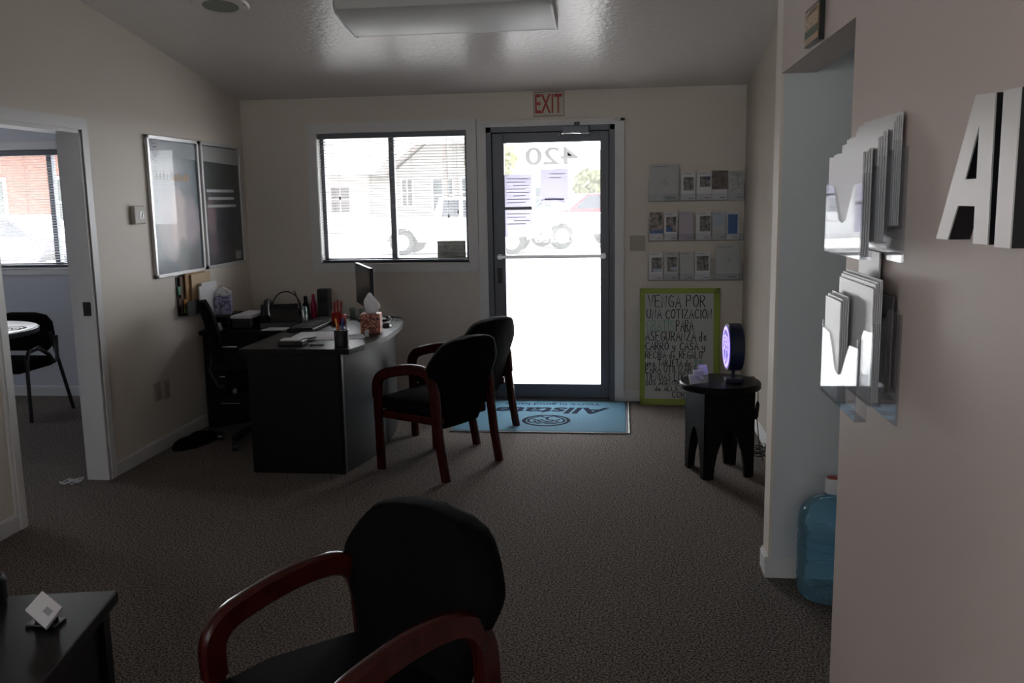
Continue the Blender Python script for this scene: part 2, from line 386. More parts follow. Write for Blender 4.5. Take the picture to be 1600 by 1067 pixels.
# main window
def slider_window(name, x0, x1, z0, z1, cxm):
    b = MB(); y0, y1 = D+.075, D+.135; f = .032
    for q in (((x0, y0, z0), (x0+f, y1, z1)), ((x1-f, y0, z0), (x1, y1, z1)), ((x0, y0, z0), (x1, y1, z0+f)), ((x0, y0, z1-f), (x1, y1, z1))): b.box(*q, bev=.003)
    wn = struct(name, b, M['bronze'])
    b = MB(); b.box((cxm-.022, y0-.006, z0+f), (cxm+.022, y1-.01, z1-f), bev=.003); build('meeting_stile', b, M['bronze_l'], wn)
    for a, c in ((x0+f, cxm-.02), (cxm+.02, x1-f)):
        b = MB(); b.box((a, D+.104, z0+f), (c, D+.108, z1-f)); build('pane', b, M['glass'], wn)
    return wn
slider_window('window_1', WX0, WX1, WZ0, WZ1, -1.788)
slider_window('window_2', OX0, OX1, OZ0, OZ1, -4.665)
def casing(name, x0, x1, z0, z1, c, mats, sill):
    b = MB(); t = .014
    b.box((x0-c, D-t, z0-c), (x0, D, z1+c)); b.box((x1, D-t, z0-c), (x1+c, D, z1+c)); b.box((x0, D-t, z1), (x1, D, z1+c)); b.box((x0, D-t, z0-c), (x1, D, z0))
    if sill: b.box((x0-.01, D-.022, z0-.016), (x1+.01, D+.075, z0), bev=.003)
    for q in (((x0-.001, D-.004, z0), (x0+.004, D+.08, z1)), ((x1-.004, D-.004, z0), (x1+.001, D+.08, z1)), ((x0, D-.004, z1-.004), (x1, D+.08, z1+.001))): b.box(*q)
    struct(name, b, mats)
casing('trim_3', WX0, WX1, WZ0, WZ1, .075, M['trim'], True); casing('trim_4', OX0, OX1, OZ0, OZ1, .06, M['trim'], True)

def blind(label, x0, x1, z0, z1, sm, hm, tilt, cords, wand=None, step=.0215):
    t = thing('window_blind', label, 'blind', ((x0+x1)/2, D+.035, z0))
    b = MB(); b.box((x0, D+.008, z1-.045), (x1, D+.055, z1), bev=.003); build('headrail', b, hm, t)
    b = MB(); z = z0+.04; c, s = math.cos(tilt)*.0125, math.sin(tilt)*.0125
    while z < z1-.05:
        b.quad((x0+.008, D+.033-c, z-s), (x1-.008, D+.033-c, z-s), (x1-.008, D+.033, z+.0016), (x0+.008, D+.033, z+.0016))
        b.quad((x0+.008, D+.033, z+.0016), (x1-.008, D+.033, z+.0016), (x1-.008, D+.033+c, z+s), (x0+.008, D+.033+c, z+s)); z += step
    b.flat = True; build('slats', b, sm, t)
    b = MB(); b.box((x0+.006, D+.018, z0+.006), (x1-.006, D+.048, z0+.022), bev=.003); build('bottom_rail', b, hm, t)
    for x in cords:
        b = MB()
        for dy in (.019, .047): b.tube([(x, D+dy, z0+.02), (x, D+dy, z1-.04)], .0009, 4)
        build('ladder_cord', b, M['cord'], t)
    if wand:
        for x, ze in wand:
            b = MB(); b.tube([(x, D+.006, z1-.03), (x+.004, D+.004, ze)], .0014, 5); b.lathe([(.001, .03), (.006, .02), (.007, 0)], (x+.004, D+.004, ze-.025), 8); build('pull_cord', b, M['cord'], t)
    return t
blind('dark-railed horizontal blind over the window beside the glass door', WX0-.004, WX1+.004, WZ0, WZ1, M['slat'], M['bronze'], -.10, (-2.25, -1.95, -1.62, -1.29), [(-2.20, 1.62), (-1.26, 1.50), (-1.335, 1.47)])
blind('white horizontal blind over the window in the side office', OX0+.004, OX1-.004, OZ0, OZ1-.005, M['slat_w'], M['bronze'], .12, (-5.8, -5.3, -4.85, -4.55))

# entrance door
b = MB(); y0, y1 = D-.012, D+.10; f = .042
for q in (((DX0, y0, 0), (DX0+f, y1, DZ)), ((DX1-f, y0, 0), (DX1, y1, DZ)), ((DX0, y0, DZ-f), (DX1, y1, DZ))): b.box(*q, bev=.003)
b.box((DX0, D-.03, 0), (DX1, y1, .014))
for q in (((DX0+f, D+.06, .014), (DX0+f+.02, y1, DZ-f)), ((DX1-f-.02, D+.06, .014), (DX1-f, y1, DZ-f)), ((DX0+f, D+.06, DZ-f-.02), (DX1-f, y1, DZ-f)), ((DX0+f, D+.06, .014), (DX1-f, y1, .04))): b.box(*q)
dr = struct('door_1', b, M['bronze'])
gx0, gx1, gz0, gz1 = -.892, -.158, .128, 2.0
lx0, lx1, lz0, lz1 = DX0+f+.004, DX1-f-.004, .018, DZ-f-.004
b = MB(); y0, y1 = D+.012, D+.057
for q in (((lx0, y0, lz0), (gx0, y1, lz1)), ((gx1, y0, lz0), (lx1, y1, lz1)), ((gx0, y0, gz1), (gx1, y1, lz1)), ((gx0, y0, lz0), (gx1, y1, gz0))): b.box(*q, bev=.002)
lf = build('door_leaf', b, M['bronze'], dr)
b = MB(); b.box((gx0, D+.032, gz0), (gx1, D+.038, gz1)); gl = build('pane', b, M['glass_d'], dr)
b = MB(); b.box((-.955, D-.025, 1.122), (-.115, D-.009, 1.148), bev=.004); b.box((-.95, D-.012, 1.115), (-.92, D+.014, 1.155)); b.box((-.15, D-.012, 1.115), (-.12, D+.014, 1.155)); build('push_bar', b, M['steel'], dr)
b = MB(); b.lathe([(.016, 0), (.016, .012), (.012, .016)], (-.935, D+.014, 1.30), 16, 'y'); b.box((-.955, D-.004, .93), (-.915, D+.013, 1.05), bev=.005); build('lock_cylinder', b, M['plastic'], dr)
b = MB(); b.box((-.445, D-.05, 2.055), (-.235, D+.012, 2.115), bev=.008); b.lathe([(.02, 0), (.02, .025)], (-.33, D-.03, 2.115), 16); cl = build('door_closer', b, M['bronze_l'], dr)
b = MB(); b.tube([(-.455, D-.065, 2.058), (-.36, D-.075, 2.062), (-.30, D-.07, 2.058)], .006, 8); b.lathe([(.013, -.008), (.013, .008)], (-.455, D-.065, 2.05), 12); build('closer_arm', b, M['chrome'], dr)
GY = D+.0315
b = MB(); b.flat = True
b.text('420', (-.728, GY, 1.832), (1, 0, 0), (0, 0, 1), w=.402, h=.133, mirror=True, bold=.012); build('street_number', b, M['decal_grey'], dr)
LOGO = [[(math.cos(a)*.93, math.sin(a)*.93) for a in [2*PI*i/40 for i in range(41)]],
        [(-.72, .22), (-.76, -.1), (-.62, -.42), (-.42, -.62), (-.3, -.84)], [(.72, .22), (.76, -.1), (.62, -.42), (.42, -.62), (.3, -.84)],
        [(-.72, .22), (-.55, .42), (-.25, .55), (0, .5), (.18, .38)], [(.72, .22), (.55, .42), (.3, .52), (.2, .48)],
        [(-.5, .1), (-.42, .28), (-.2, .36), (.02, .28)], [(.5, .1), (.44, .26), (.28, .34)],
        [(-.3, .05), (-.22, .16), (-.02, .16), (.14, .08)], [(.3, .05), (.3, .14), (.2, .2)],
        [(-.3, -.84), (-.05, -.6), (.02, -.3), (-.1, -.12)], [(.3, -.84), (.18, -.62), (.02, -.52)], [(-.55, -.2), (-.35, -.02), (-.18, -.1)], [(.55, -.2), (.38, -.02), (.16, -.12)]]
def logo(b, c, rx, ry, xd, yd, wd, mirror=False):
    for i, st in enumerate(LOGO):
        b.ribbon([((-x if mirror else x)*rx, y*ry) for x, y in st], wd*(1.5 if i == 0 else 1), c, xd, yd)
    return b
M['decal'] = mat_sheet('frosted_decal', (.62, .62, .66), .6)
b = MB(); b.flat = True
logo(b, (-.535, GY, 1.477), .145, .112, (1, 0, 0), (0, 0, 1), .006)
b.text('Allstate', (-.664, GY, 1.243), (1, 0, 0), (0, 0, 1), w=.44, h=.056, mirror=True, bold=.01, shear=.1); build('window_lettering', b, M['decal'], dr)
M['palegreyink'] = mat_sheet('pale_grey_ink', (.45, .44, .52), .5); M['lpaper'] = mat_sheet('lilac_sheet', (.80, .79, .88), .6)
for x0, x1, z0, z1, lb, n in ((-.897, -.684, 1.512, 1.764, 'printed lilac sheet taped to the door glass, upper of the two by the latch side', 8), (-.895, -.680, 1.288, 1.497, 'printed lilac sheet taped to the door glass, lower of the two by the latch side', 4), (-.613, -.405, 1.545, 1.800, 'pale sheet taped to the door glass under the street number', 2)):
    b = MB(); b.box((x0, D+.0288, z0), (x1, D+.0298, z1)); o = tag(build('taped_sheet', b, M['lpaper']), lb, 'paper', 'sheets taped to the door glass')
    b = MB()
    for i in range(n):
        zz = z1-.035-i*.026 if n > 2 else (z1-.04-i*.028); xa = x0+.02+.05*(i % 3 == 2)+(.05 if n == 2 else 0); b.box((xa, D+.0283, zz), (x1-.02-.03*(i % 2), D+.0287, zz+.006))
    if n == 2: b2 = MB(); b2.box((x0+.03, D+.0283, z0+.02), (x1-.03, D+.0287, z0+.032)); build('bottom_line', b2, M['palegreyink'], o)
    build('printing', b, M['palegreyink'], o)
    if n == 8: b = MB(); b.box((x0, D+.0278, z0-.017), (x1, D+.0286, z0+.006)); build('tape', b, mat('grey_tape', (.3, .3, .34), .5), o)
b = MB(); t = .012; c = .07
b.box((DX1, D-t, 0), (DX1+c, D, DZ+c*.6)); b.box((DX0-c, D-t, 0), (DX0, D, DZ+c*.6)); b.box((DX0, D-t, DZ), (DX1, D, DZ+c*.6))
b.box((DX1+c*.65, D-t*1.7, 0), (DX1+c, D, DZ+c*.6)); b.box((DX0-c, D-t*1.7, DZ+c*.35), (DX1+c, D, DZ+c*.6))
struct('trim_5', b, M['trim'])

# unseen windows behind the camera, added for fill daylight
for nm, x0, x1, z0, z1 in (('fill_window_3', -2.4, .2, .8, 2.3), ('fill_window_4', .95, 2.05, .75, 2.25)):
    b = MB(); y0, y1, f = YB-.11, YB-.05, .05
    for q in (((x0, y0, z0), (x0+f, y1, z1)), ((x1-f, y0, z0), (x1, y1, z1)), ((x0, y0, z0), (x1, y1, z0+f)), ((x0, y0, z1-f), (x1, y1, z1)), (((x0+x1)/2-.03, y0, z0), ((x0+x1)/2+.03, y1, z1))): b.box(*q)
    wn = struct(nm, b, M['bronze']); b = MB(); b.box((x0+f, YB-.085, z0+f), (x1-f, YB-.08, z1-f)); build('pane', b, M['glass'], wn)

b = MB(); x0, x1, f = XL-.06, XL-.01, .05  # unseen left window, added to throw daylight on the right wall
for q in (((x0, -1.9, .9), (x1, -1.9+f, 2.3)), ((x0, .9-f, .9), (x1, .9, 2.3)), ((x0, -1.9, .9), (x1, .9, .9+f)), ((x0, -1.9, 2.3-f), (x1, .9, 2.3)), ((x0, -.53, .9), (x1, -.47, 2.3))): b.box(*q)
wn = struct('fill_window_5', b, M['bronze']); b = MB(); b.box((XL-.04, -1.85, .95), (XL-.036, .85, 2.25)); build('pane', b, M['glass'], wn)

b = MB(); x0, x1, f = -6.48, -6.42, .05  # unseen side window, added to brighten the office
for q in (((x0, 5.2, 1.25), (x1, 5.2+f, 2.2)), ((x0, 6.3-f, 1.25), (x1, 6.3, 2.2)), ((x0, 5.2, 1.25), (x1, 6.3, 1.25+f)), ((x0, 5.2, 2.2-f), (x1, 6.3, 2.2)), ((x0, 5.73, 1.25), (x1, 5.77, 2.2))): b.box(*q)
wn = struct('fill_window_6', b, M['bronze']); b = MB(); b.box((-6.455, 5.25, 1.3), (-6.451, 6.25, 2.15)); build('pane', b, M['glass'], wn)

# ------------------------------------------------------------------ outside
b = MB(); b.box((-70, D+.15, -.14), (50, 75, -.10)); b.box((-70, -40, -.14), (50, YB-.15, -.10)); b.box((-70, YB-.15, -.14), (-6.6, D+.15, -.10)); b.box((2.6, YB-.15, -.14), (50, D+.15, -.10)); struct('ground', b, M['conc'])
MO = dict(white=mat('car_white', (.78, .79, .8), .3, coat=.5), red=mat('car_red', (.42, .02, .04), .3, coat=.5), purple=mat('car_purple', (.2, .16, .34), .3, coat=.5), tyre=mat('tyre', (.03, .03, .03), .8), carglass=mat('car_glass', (.06, .07, .09), .1),
          sid=mat('grey_siding', (.38, .39, .38), .8), sid_w=mat('cream_stucco', (.72, .69, .62), .8), roof=mat('shingle', (.30, .28, .27), .9), brick=mat('brick', (.36, .13, .10), .9, noise=(6, (.45, .2, .16))), dk=mat('dark_glass', (.10, .13, .14), .15),
          leaf=mat('dry_leaf', (.16, .20, .08), .8, noise=(3, (.3, .3, .15))), bark=mat('bark', (.24, .22, .21), .9), yel=mat('plate_yellow', (.7, .5, .05), .4), lamp=mat('head_lamp', (.5, .5, .52), .1), grass=mat('pale_grass', (.30, .34, .14), .9, noise=(2, (.42, .42, .22))))
def vehicle(name, label, cat, x, y, L, wd, prof, glassp, wheels, wr, paint, rot=0, extra=None):
    """side profile in (along, height); faces along local +x"""
    t = thing(name, label, cat, (x, y, -.10), rotz=rot)
    SW = Matrix(((1, 0, 0, 0), (0, 0, 1, 0), (0, 1, 0, 0), (0, 0, 0, 1)))
    b = MB(); b.prism(prof, -wd/2, wd/2, SW, bev=.04); build('body', b, paint, t, world=False, smooth=35)
    for gp in glassp:
        b = MB(); b.prism(gp, -wd/2-.012, wd/2+.012, SW); build('side_window', b, MO['carglass'], t, world=False)
    for wx in wheels:
        for s in (-1, 1):
            b = MB(); b.lathe([(wr*.5, -.11), (wr*.93, -.11), (wr, -.07), (wr, .07), (wr*.93, .11), (wr*.5, .11)], (wx, s*(wd/2-.08), wr), 24, 'y'); wl = build('wheel', b, MO['tyre'], t, world=False, smooth=40)
            b = MB(); b.lathe([(wr*.62, -.01), (wr*.55, .02), (wr*.2, .03)], (wx, s*(wd/2+.03) if s > 0 else s*(wd/2+.03)-.02, wr), 20, 'y'); build('hubcap', b, M['steel'], wl, world=False, smooth=40)
    for nm, box, mt in (extra or []):
        b = MB(); b.box(*box, bev=.015); build(nm, b, mt, t, world=False)
    return t
def arch(x, r, z0, n=10): return [(x-r*math.cos(PI*i/n), z0+r*math.sin(PI*i/n)) for i in range(n+1)]
tp = [(-2.7, .55), *arch(-1.65, .47, .42)[:], (-1.1, .38), (.9, .38), *arch(1.75, .47, .42), (2.3, .45), (2.72, .55), (2.70, .98), (1.45, 1.1), (.95, 1.68), (.75, 1.74), (-.45, 1.74), (-.62, 1.12), (-2.7, 1.08)]
vehicle('pickup_truck', 'white pickup truck parked across the lot, seen through the blind', 'truck', -5.05, 28.4, 5.4, 1.9, tp, [[(.28, 1.14), (1.22, 1.14), (.86, 1.62), (.28, 1.66)], [(-.38, 1.14), (.16, 1.14), (.16, 1.66), (-.32, 1.66)]], (-1.65, 1.75), .39, MO['white'],
        extra=[('front_bumper', ((2.6, -.95, .42), (2.85, .95, .66)), M['steel']), ('head_lamp', ((2.66, -.9, .74), (2.74, -.5, .92)), MO['lamp']), ('rear_bumper', ((-2.85, -.95, .45), (-2.66, .95, .62)), M['steel'])])
jp = [(-1.9, .6), *arch(-1.25, .5, .45), (-.7, .5), (.6, .5), *arch(1.2, .5, .45), (1.75, .62), (1.78, 1.0), (.75, 1.12), (.5, 1.16), (-1.85, 1.14), (-1.9, .9)]
vehicle('off_road_car', 'white open-topped off-road car with big tyres parked beyond the glass door', 'car', -1.3, 31.4, 3.7, 1.75, jp, [], (-1.25, 1.2), .42, MO['white'], rot=PI+.5,
        extra=[('front_bumper', ((1.7, -.85, .48), (1.98, .85, .7)), MO['tyre']), ('number_plate', ((1.97, -.25, .72), (2.0, .25, .86)), MO['yel'])])
cp_ = [(-2.2, .5), *arch(-1.4, .4, .38), (-.9, .32), (.9, .32), *arch(1.45, .4, .38), (1.95, .4), (2.2, .55), (2.15, .88), (1.1, 1.0), (.45, 1.48), (-1.1, 1.5), (-1.9, 1.05), (-2.2, .98)]
vehicle('sedan', 'red car parked behind the white off-road car beyond the glass door', 'car', -1.1, 35.2, 4.4, 1.75, cp_, [[(-.3, 1.03), (.9, 1.03), (.42, 1.42), (-.3, 1.44)], [(-1.55, 1.05), (-.4, 1.03), (-.4, 1.44), (-1.1, 1.44)]], (-1.4, 1.45), .33, MO['red'], rot=PI+.3).scale = (1, 1, 1.22)
vehicle('sedan', 'purple car parked outside the window of the side office', 'car', -13.9, 19.6, 4.4, 1.75, cp_, [[(-.3, 1.03), (.9, 1.03), (.42, 1.42), (-.3, 1.44)], [(-1.55, 1.05), (-.4, 1.03), (-.4, 1.44), (-1.1, 1.44)]], (-1.4, 1.45), .33, MO['purple'])
def house(name, label, x0, x1, y0, y1, h, ridge, wm, wins, gable):
    t = thing(name, label, 'house', ((x0+x1)/2, y0, -.1))
    b = MB(); b.box((x0, y0, -.1), (x1, y1, h))
    if gable: b.prism([(x0, h), (x1, h), ((x0+x1)/2, ridge)], -y1, -y0, Matrix(((1, 0, 0, 0), (0, 0, -1, 0), (0, 1, 0, 0), (0, 0, 0, 1))))
    build('wall', b, wm, t)
    b = MB()
    if gable:
        xm = (x0+x1)/2
        b.prism([(x0-.5, h-.25), (xm, ridge), (x1+.5, h-.25), (x1+.5, h), (xm, ridge+.28), (x0-.5, h)], -y1-.4, -y0+.5, Matrix(((1, 0, 0, 0), (0, 0, -1, 0), (0, 1, 0, 0), (0, 0, 0, 1))))
    else: b.prism([(y0-.5, h), (y1+.5, h), ((y0+y1)/2, ridge)], x0-.5, x1+.5, Matrix(((0, 0, 1, 0), (1, 0, 0, 0), (0, 1, 0, 0), (0, 0, 0, 1))))
    build('roof', b, MO['roof'], t)
    for xa, xb, za, zb in wins:
        b = MB(); f = .1
        for q in (((xa-f, y0-.06, za-f), (xa, y0, zb+f)), ((xb, y0-.06, za-f), (xb+f, y0, zb+f)), ((xa, y0-.06, zb), (xb, y0, zb+f)), ((xa, y0-.06, za-f), (xb, y0, za)), (((xa+xb)/2-.03, y0-.05, za), ((xa+xb)/2+.03, y0, zb)), ((xa, y0-.05, (za+zb)/2-.03), (xb, y0, (za+zb)/2+.03))): b.box(*q)
        wn = build('window', b, M['trim'], t); b = MB(); b.box((xa, y0-.02, za), (xb, y0+.01, zb)); build('pane', b, MO['dk'], wn)
    return t
house('house', 'grey-sided gabled house with white-trimmed windows across the street', -11.4, -6.6, 46, 54, 3.1, 5.0, MO['sid'], [(-9.5, -8.5, 1.0, 2.6), (-11.1, -10.6, 1.3, 2.6), (-8.0, -7.5, 1.3, 2.6)], True)
house('house', 'low cream house with small paned windows across the street', -20.5, -13.2, 47, 55, 2.9, 4.4, MO['sid_w'], [(-15.2, -14.2, 1.0, 2.3), (-17.2, -16.2, 1.0, 2.3)], False)
house('house', 'pale house with a low roof beyond the glass door', -5.9, 2.5, 56, 64, 2.9, 4.6, MO['sid_w'], [(-5.2, -4.2, 1.0, 2.2), (.2, 1.4, 1, 2.2)], False)
house('house', 'red brick building outside the window of the side office', -24, -13.2, 27, 34, 3.4, 4.2, MO['brick'], [(-20.4, -19.4, 1, 2.4), (-17.6, -16.6, 1, 2.4)], False)
b = MB(); b.tube([(-8.1, 42, -.1), (-8.1, 42, 8)], [.16, .12], 10); b.box((-9, 41.95, 7.2), (-7.2, 42.05, 7.35)); tag(build('utility_pole', b, MO['bark']), 'wooden utility pole standing before the grey-sided house', 'pole')
def tree(x, y, h, r, label):
    t = thing('tree', label, 'tree', (x, y, -.1)); b = MB(); b.tube([(x, y, -.1), (x+.1, y, h*.5), (x, y, h*.8)], [.2, .14, .05], 8); build('trunk', b, MO['bark'], t)
    b = MB()
    for i in range(260):
        v = Vector((random.gauss(0, 1), random.gauss(0, 1), random.gauss(0, 1))).normalized()*r*random.random()**.4; p = Vector((x, y, h*.75)) + Vector((v.x, v.y, v.z*.8))
        a = Vector((random.gauss(0, 1), random.gauss(0, 1), random.gauss(0, 1))).normalized()*.22; c = a.orthogonal().normalized()*.13
        b.quad(p-a-c, p+a-c, p+a+c, p-a+c)
    b.flat = True; build('foliage', b, MO['leaf'], t)
tree(-6.1, 43, 4.6, 1.2, 'bushy tree seen above the cars at the top of the glass door'); tree(-1.6, 50, 3.0, 1.0, 'low bush at the latch-free edge of the glass door view')
tree(-17.5, 20.6, 2.6, 1.0, 'shrub before the brick building outside the side office')
b = MB()
for i in range(60):
    x = -12.2+i*.12; b.box((x, 40, -.1), (x+.05, 40.03, .85))
b.box((-12.3, 40.03, .2), (-5, 40.06, .27)); b.box((-12.3, 40.03, .65), (-5, 40.06, .72))
tag(build('picket_fence', b, M['trim']), 'white picket fence across the street before the grey-sided house', 'fence')
b = MB(); b.box((-30, 21.5, -.1), (-11.5, 26.4, -.06)); tag(build('lawn', b, MO['grass']), 'strip of lawn before the brick building', 'grass', kind='stuff')

# ------------------------------------------------------------------ armchairs
SIDE = Matrix(((0, 0, 1, 0), (1, 0, 0, 0), (0, 1, 0, 0), (0, 0, 0, 1)))      # prism points (y, z), extruded along x
def bez(p0, p1, p2, n=8): return [tuple((1-t)**2*a + 2*t*(1-t)*b_ + t*t*c_ for a, b_, c_ in zip(p0, p1, p2)) for t in [i/n for i in range(n+1)]]
def make_armchair(label):
    t = thing('armchair', label, 'chair', (0, 0, 0), 'cherry-armed black guest chairs')
    cw = lambda k: [(-.021, -.02), (-.012, -.026), (.012, -.026), (.021, -.02), (.021, .02), (.012, .026), (-.012, .026), (-.021, .02)]
    for s in (-1, 1):
        x = s*.275
        b = MB(); b.sweep([(x, -.235, 0), (x, -.24, .2), (x, -.245, .47)], cw(0), (1, 0, 0)); build('leg', b, M['cherry'], t, world=False, smooth=50)
        b = MB(); b.sweep([(x, .30, 0), (x, .262, .2), (x, .235, .42)], cw(0), (1, 0, 0)); build('leg', b, M['cherry'], t, world=False, smooth=50)
        path = [(x, -.245, .47)] + [(x, a, c) for a, c in bez((-.247, .52), (-.252, .60), (-.175, .628), 8)] + [(x, a, c) for a, c in bez((-.175, .628), (0, .685), (.12, .672), 8)][1:] + [(x, a, c) for a, c in bez((.12, .672), (.215, .66), (.227, .55), 8)][1:] + [(x, .235, .42)]
        b = MB(); b.sweep(path, [(u*1.1, v*1.3) for u, v in cw(0)], (1, 0, 0)); build('armrest', b, M['cherry'], t, world=False, smooth=50)
    b = MB()
    b.prism([(-.25, -.255), (.25, -.255), (.255, -.1), (.245, .23), (-.245, .23), (-.255, -.1)], .385, .475, bev=.03)
    for v in b.bm.verts: v.co.z += .012*math.cos(v.co.x*6)*(1 if v.co.z > .43 else 0) - .03*(v.co.y+.25)*(1 if v.co.z > .4 else .5)
    build('seat', b, M['fabric'], t, world=False, smooth=45)
    b = MB(); b.box((-.25, -.235, .33), (.25, .22, .385), bev=.01); build('seat_frame', b, M['cherry'], t, world=False)
    # shield-shaped back, leaning and slightly wrapped
    half = [(.185, .30), (.21, .42), (.255, .55), (.318, .67), (.325, .70), (.312, .735), (.275, .79), (.24, .825), (.195, .850), (.11, .863), (0, .868)]
    b = MB(); n = 20; zs = []
    def width(z):
        for (a, za), (c, zc) in zip(half, half[1:]):
            if za <= z <= zc: return a + (c-a)*(z-za)/max(zc-za, 1e-6)
        return .01
    def pt(u, v, face):
        z = .30 + .568*(1-(1-v)**1.35); wd = max(width(z), .012); x = wd*u
        edge = min(1, (1-abs(u))*wd/.045, (.868-z + .012*(1-u*u))/.04+.12 if z > .8 else 1, (z-.30)/.03+.25)
        th = .042*math.sqrt(max(0, 1-(1-max(0, edge))**2))
        yy = .205 + (z-.40)*.20 - .35*x*x + face*th + (-.012*math.sin((z-.3)*5) if face < 0 else .008)
        return Vector((x, yy, z))
    b.grid(lambda u, v: pt(u*2-1, v, -1), 22, 20); b.grid(lambda u, v: pt(u*2-1, v, 1), 22, 20)
    bmesh.ops.remove_doubles(b.bm, verts=b.bm.verts, dist=.0015)
    bd = [e for e in b.bm.edges if e.is_boundary]
    try: bmesh.ops.bridge_loops(b.bm, edges=bd)
    except Exception: bmesh.ops.holes_fill(b.bm, edges=bd, sides=0)
    build('backrest', b, M['fabric'], t, world=False, smooth=70)
    return t
ch = make_armchair('black armchair with red-brown wooden arms standing alone on the open carpet')
ch.location = (-.649, 1.985, 0); ch.rotation_euler.z = math.radians(-39.5); ch.scale = (.93, .93, .93)
for loc, ang, lb in (((-1.105, 5.229, 0), -118.5, 'wooden-armed black guest chair at the curved desk side, closer to the open carpet'), ((-1.085, 6.03, 0), -114, 'wooden-armed black guest chair at the curved desk side, closer to the glass door')):
    c = copy_tree(ch); c.location = loc; c.rotation_euler.z = math.radians(ang); c['label'] = lb

# ------------------------------------------------------------------ desk with its return
DT, RT = .75, .70
d = thing('office_desk', 'dark L-shaped office desk with a bowed front below the window', 'desk', (-1.9, 5.9, 0))
edge = [(-1.54, 4.945), (-1.497, 5.12), (-1.466, 5.297), (-1.452, 5.45), (-1.452, 5.60), (-1.458, 5.75), (-1.47, 5.888), (-1.495, 6.06), (-1.535, 6.265), (-1.575, 6.36), (-1.65, 6.41)]
b = MB(); b.prism(edge + [(-2.20, 6.42), (-2.20, 4.945)], DT-.032, DT, bev=.004); build('desktop', b, M['espresso'], d)
b = MB(); b.box((-2.165, 4.985, 0), (-1.60, 5.02, DT-.032)); build('end_panel', b, M['espresso'], d)
b = MB(); b.box((-2.165, 6.36, 0), (-1.68, 6.395, DT-.032)); build('end_panel', b, M['espresso'], d)
ins = [(x-.075, y+.03) for x, y in edge[:-1]]
b = MB(); b.prism(ins + [(x-.02, y) for x, y in ins[::-1]], .0, DT-.032); build('bowed_front_panel', b, M['espresso'], d, smooth=40)
b = MB(); b.box((-2.945, 5.99, RT-.03), (-2.201, 6.95, RT), bev=.003); build('return_top', b, M['espresso'], d)
b = MB(); b.box((-2.94, 6.90, .1), (-2.21, 6.93, RT-.03)); build('back_panel', b, M['espresso'], d)
c = thing('file_cabinet', 'black three-drawer file cabinet under the desk return against the wall', 'cabinet', (-2.73, 6.3, 0))
b = MB(); b.box((-2.935, 6.03, 0), (-2.53, 6.6, RT-.031)); build('body', b, M['espresso'], c)
for z0, z1 in ((.03, .215), (.222, .41), (.417, .655)):
    b = MB(); b.box((-2.93, 6.012, z0), (-2.535, 6.03, z1), bev=.002); dw = build('drawer', b, M['espresso'], c)
    zc = z1-.065 if z1 > .6 else (z0+z1)/2+.06
    b = MB(); b.tube([(-2.81, 6.012, zc), (-2.81, 5.99, zc), (-2.67, 5.99, zc), (-2.67, 6.012, zc)], .005, 8); build('handle', b, M['chrome'], dw)

# task chair
t = thing('task_chair', 'dark swivel chair with a narrow backrest tucked behind the desk', 'chair', (-2.42, 5.70, 0), rotz=math.radians(24))
b = MB()
for k in range(5):
    a = 2*PI*k/5+.3; b.sweep([(.03*math.cos(a), .03*math.sin(a), .115), (.16*math.cos(a), .16*math.sin(a), .10), (.27*math.cos(a), .27*math.sin(a), .075)], [(-.02, -.015), (.02, -.015), (.02, .015), (-.02, .015)], (-math.sin(a), math.cos(a), 0))
b.lathe([(.04, .09), (.04, .14), (.028, .15), (.028, .36)], (0, 0, 0), 16); build('star_base', b, M['plastic'], t, world=False, smooth=40)
for k in range(5):
    a = 2*PI*k/5+.3; b = MB(); b.lathe([(.018, -.022), (.028, -.018), (.028, .018), (.018, .022)], (.27*math.cos(a), .27*math.sin(a), .028), 16, 'x'); build('caster', b, M['plastic'], t, world=False, smooth=40)
b = MB(); b.box((-.20, -.21, .37), (.21, .21, .46), bev=.03, seg=3); build('seat', b, M['fabric'], t, world=False, smooth=45)
b = MB(); b.sweep([(-.10, 0, .37), (-.24, 0, .39), (-.29, 0, .50), (-.27, 0, .62)], [(-.03, -.008), (.03, -.008), (.03, .008), (-.03, .008)], (0, 1, 0)); build('back_support', b, M['plastic_m'], t, world=False, smooth=50)
b = MB()
def bk(u, v, s):
    a = u*2-1; z = .56+.40*v; wd = .17*(1-.35*max(0, (v-.6)/.4)**2)*min(1, .75+v); th = .022*math.sqrt(max(.02, 1-abs(2*v-1)**6))*math.sqrt(max(.02, 1-abs(a)**6))
    return Vector((-.245-.10*(v-.35)**2-.05*v + .05*a*a + s*th, a*wd, z))
b.grid(lambda u, v: bk(u, v, 1), 12, 14); b.grid(lambda u, v: bk(u, v, -1), 12, 14)
bmesh.ops.remove_doubles(b.bm, verts=b.bm.verts, dist=.0005); bmesh.ops.bridge_loops(b.bm, edges=[e for e in b.bm.edges if e.is_boundary]); build('backrest', b, M['fabric'], t, world=False, smooth=60)
b = MB(); b.lathe([(.012, -.05), (.012, -.01), (.028, .0), (.032, .018), (.026, .035), (.01, .042)], (-.14, -.20, .40), 16, 'y'); b.xf(Matrix.Identity(4)); build('tension_knob', b, M['greyplastic'] if 'greyplastic' in M else mat('grey_plastic', (.16, .16, .165), .35), t, world=False, smooth=50)

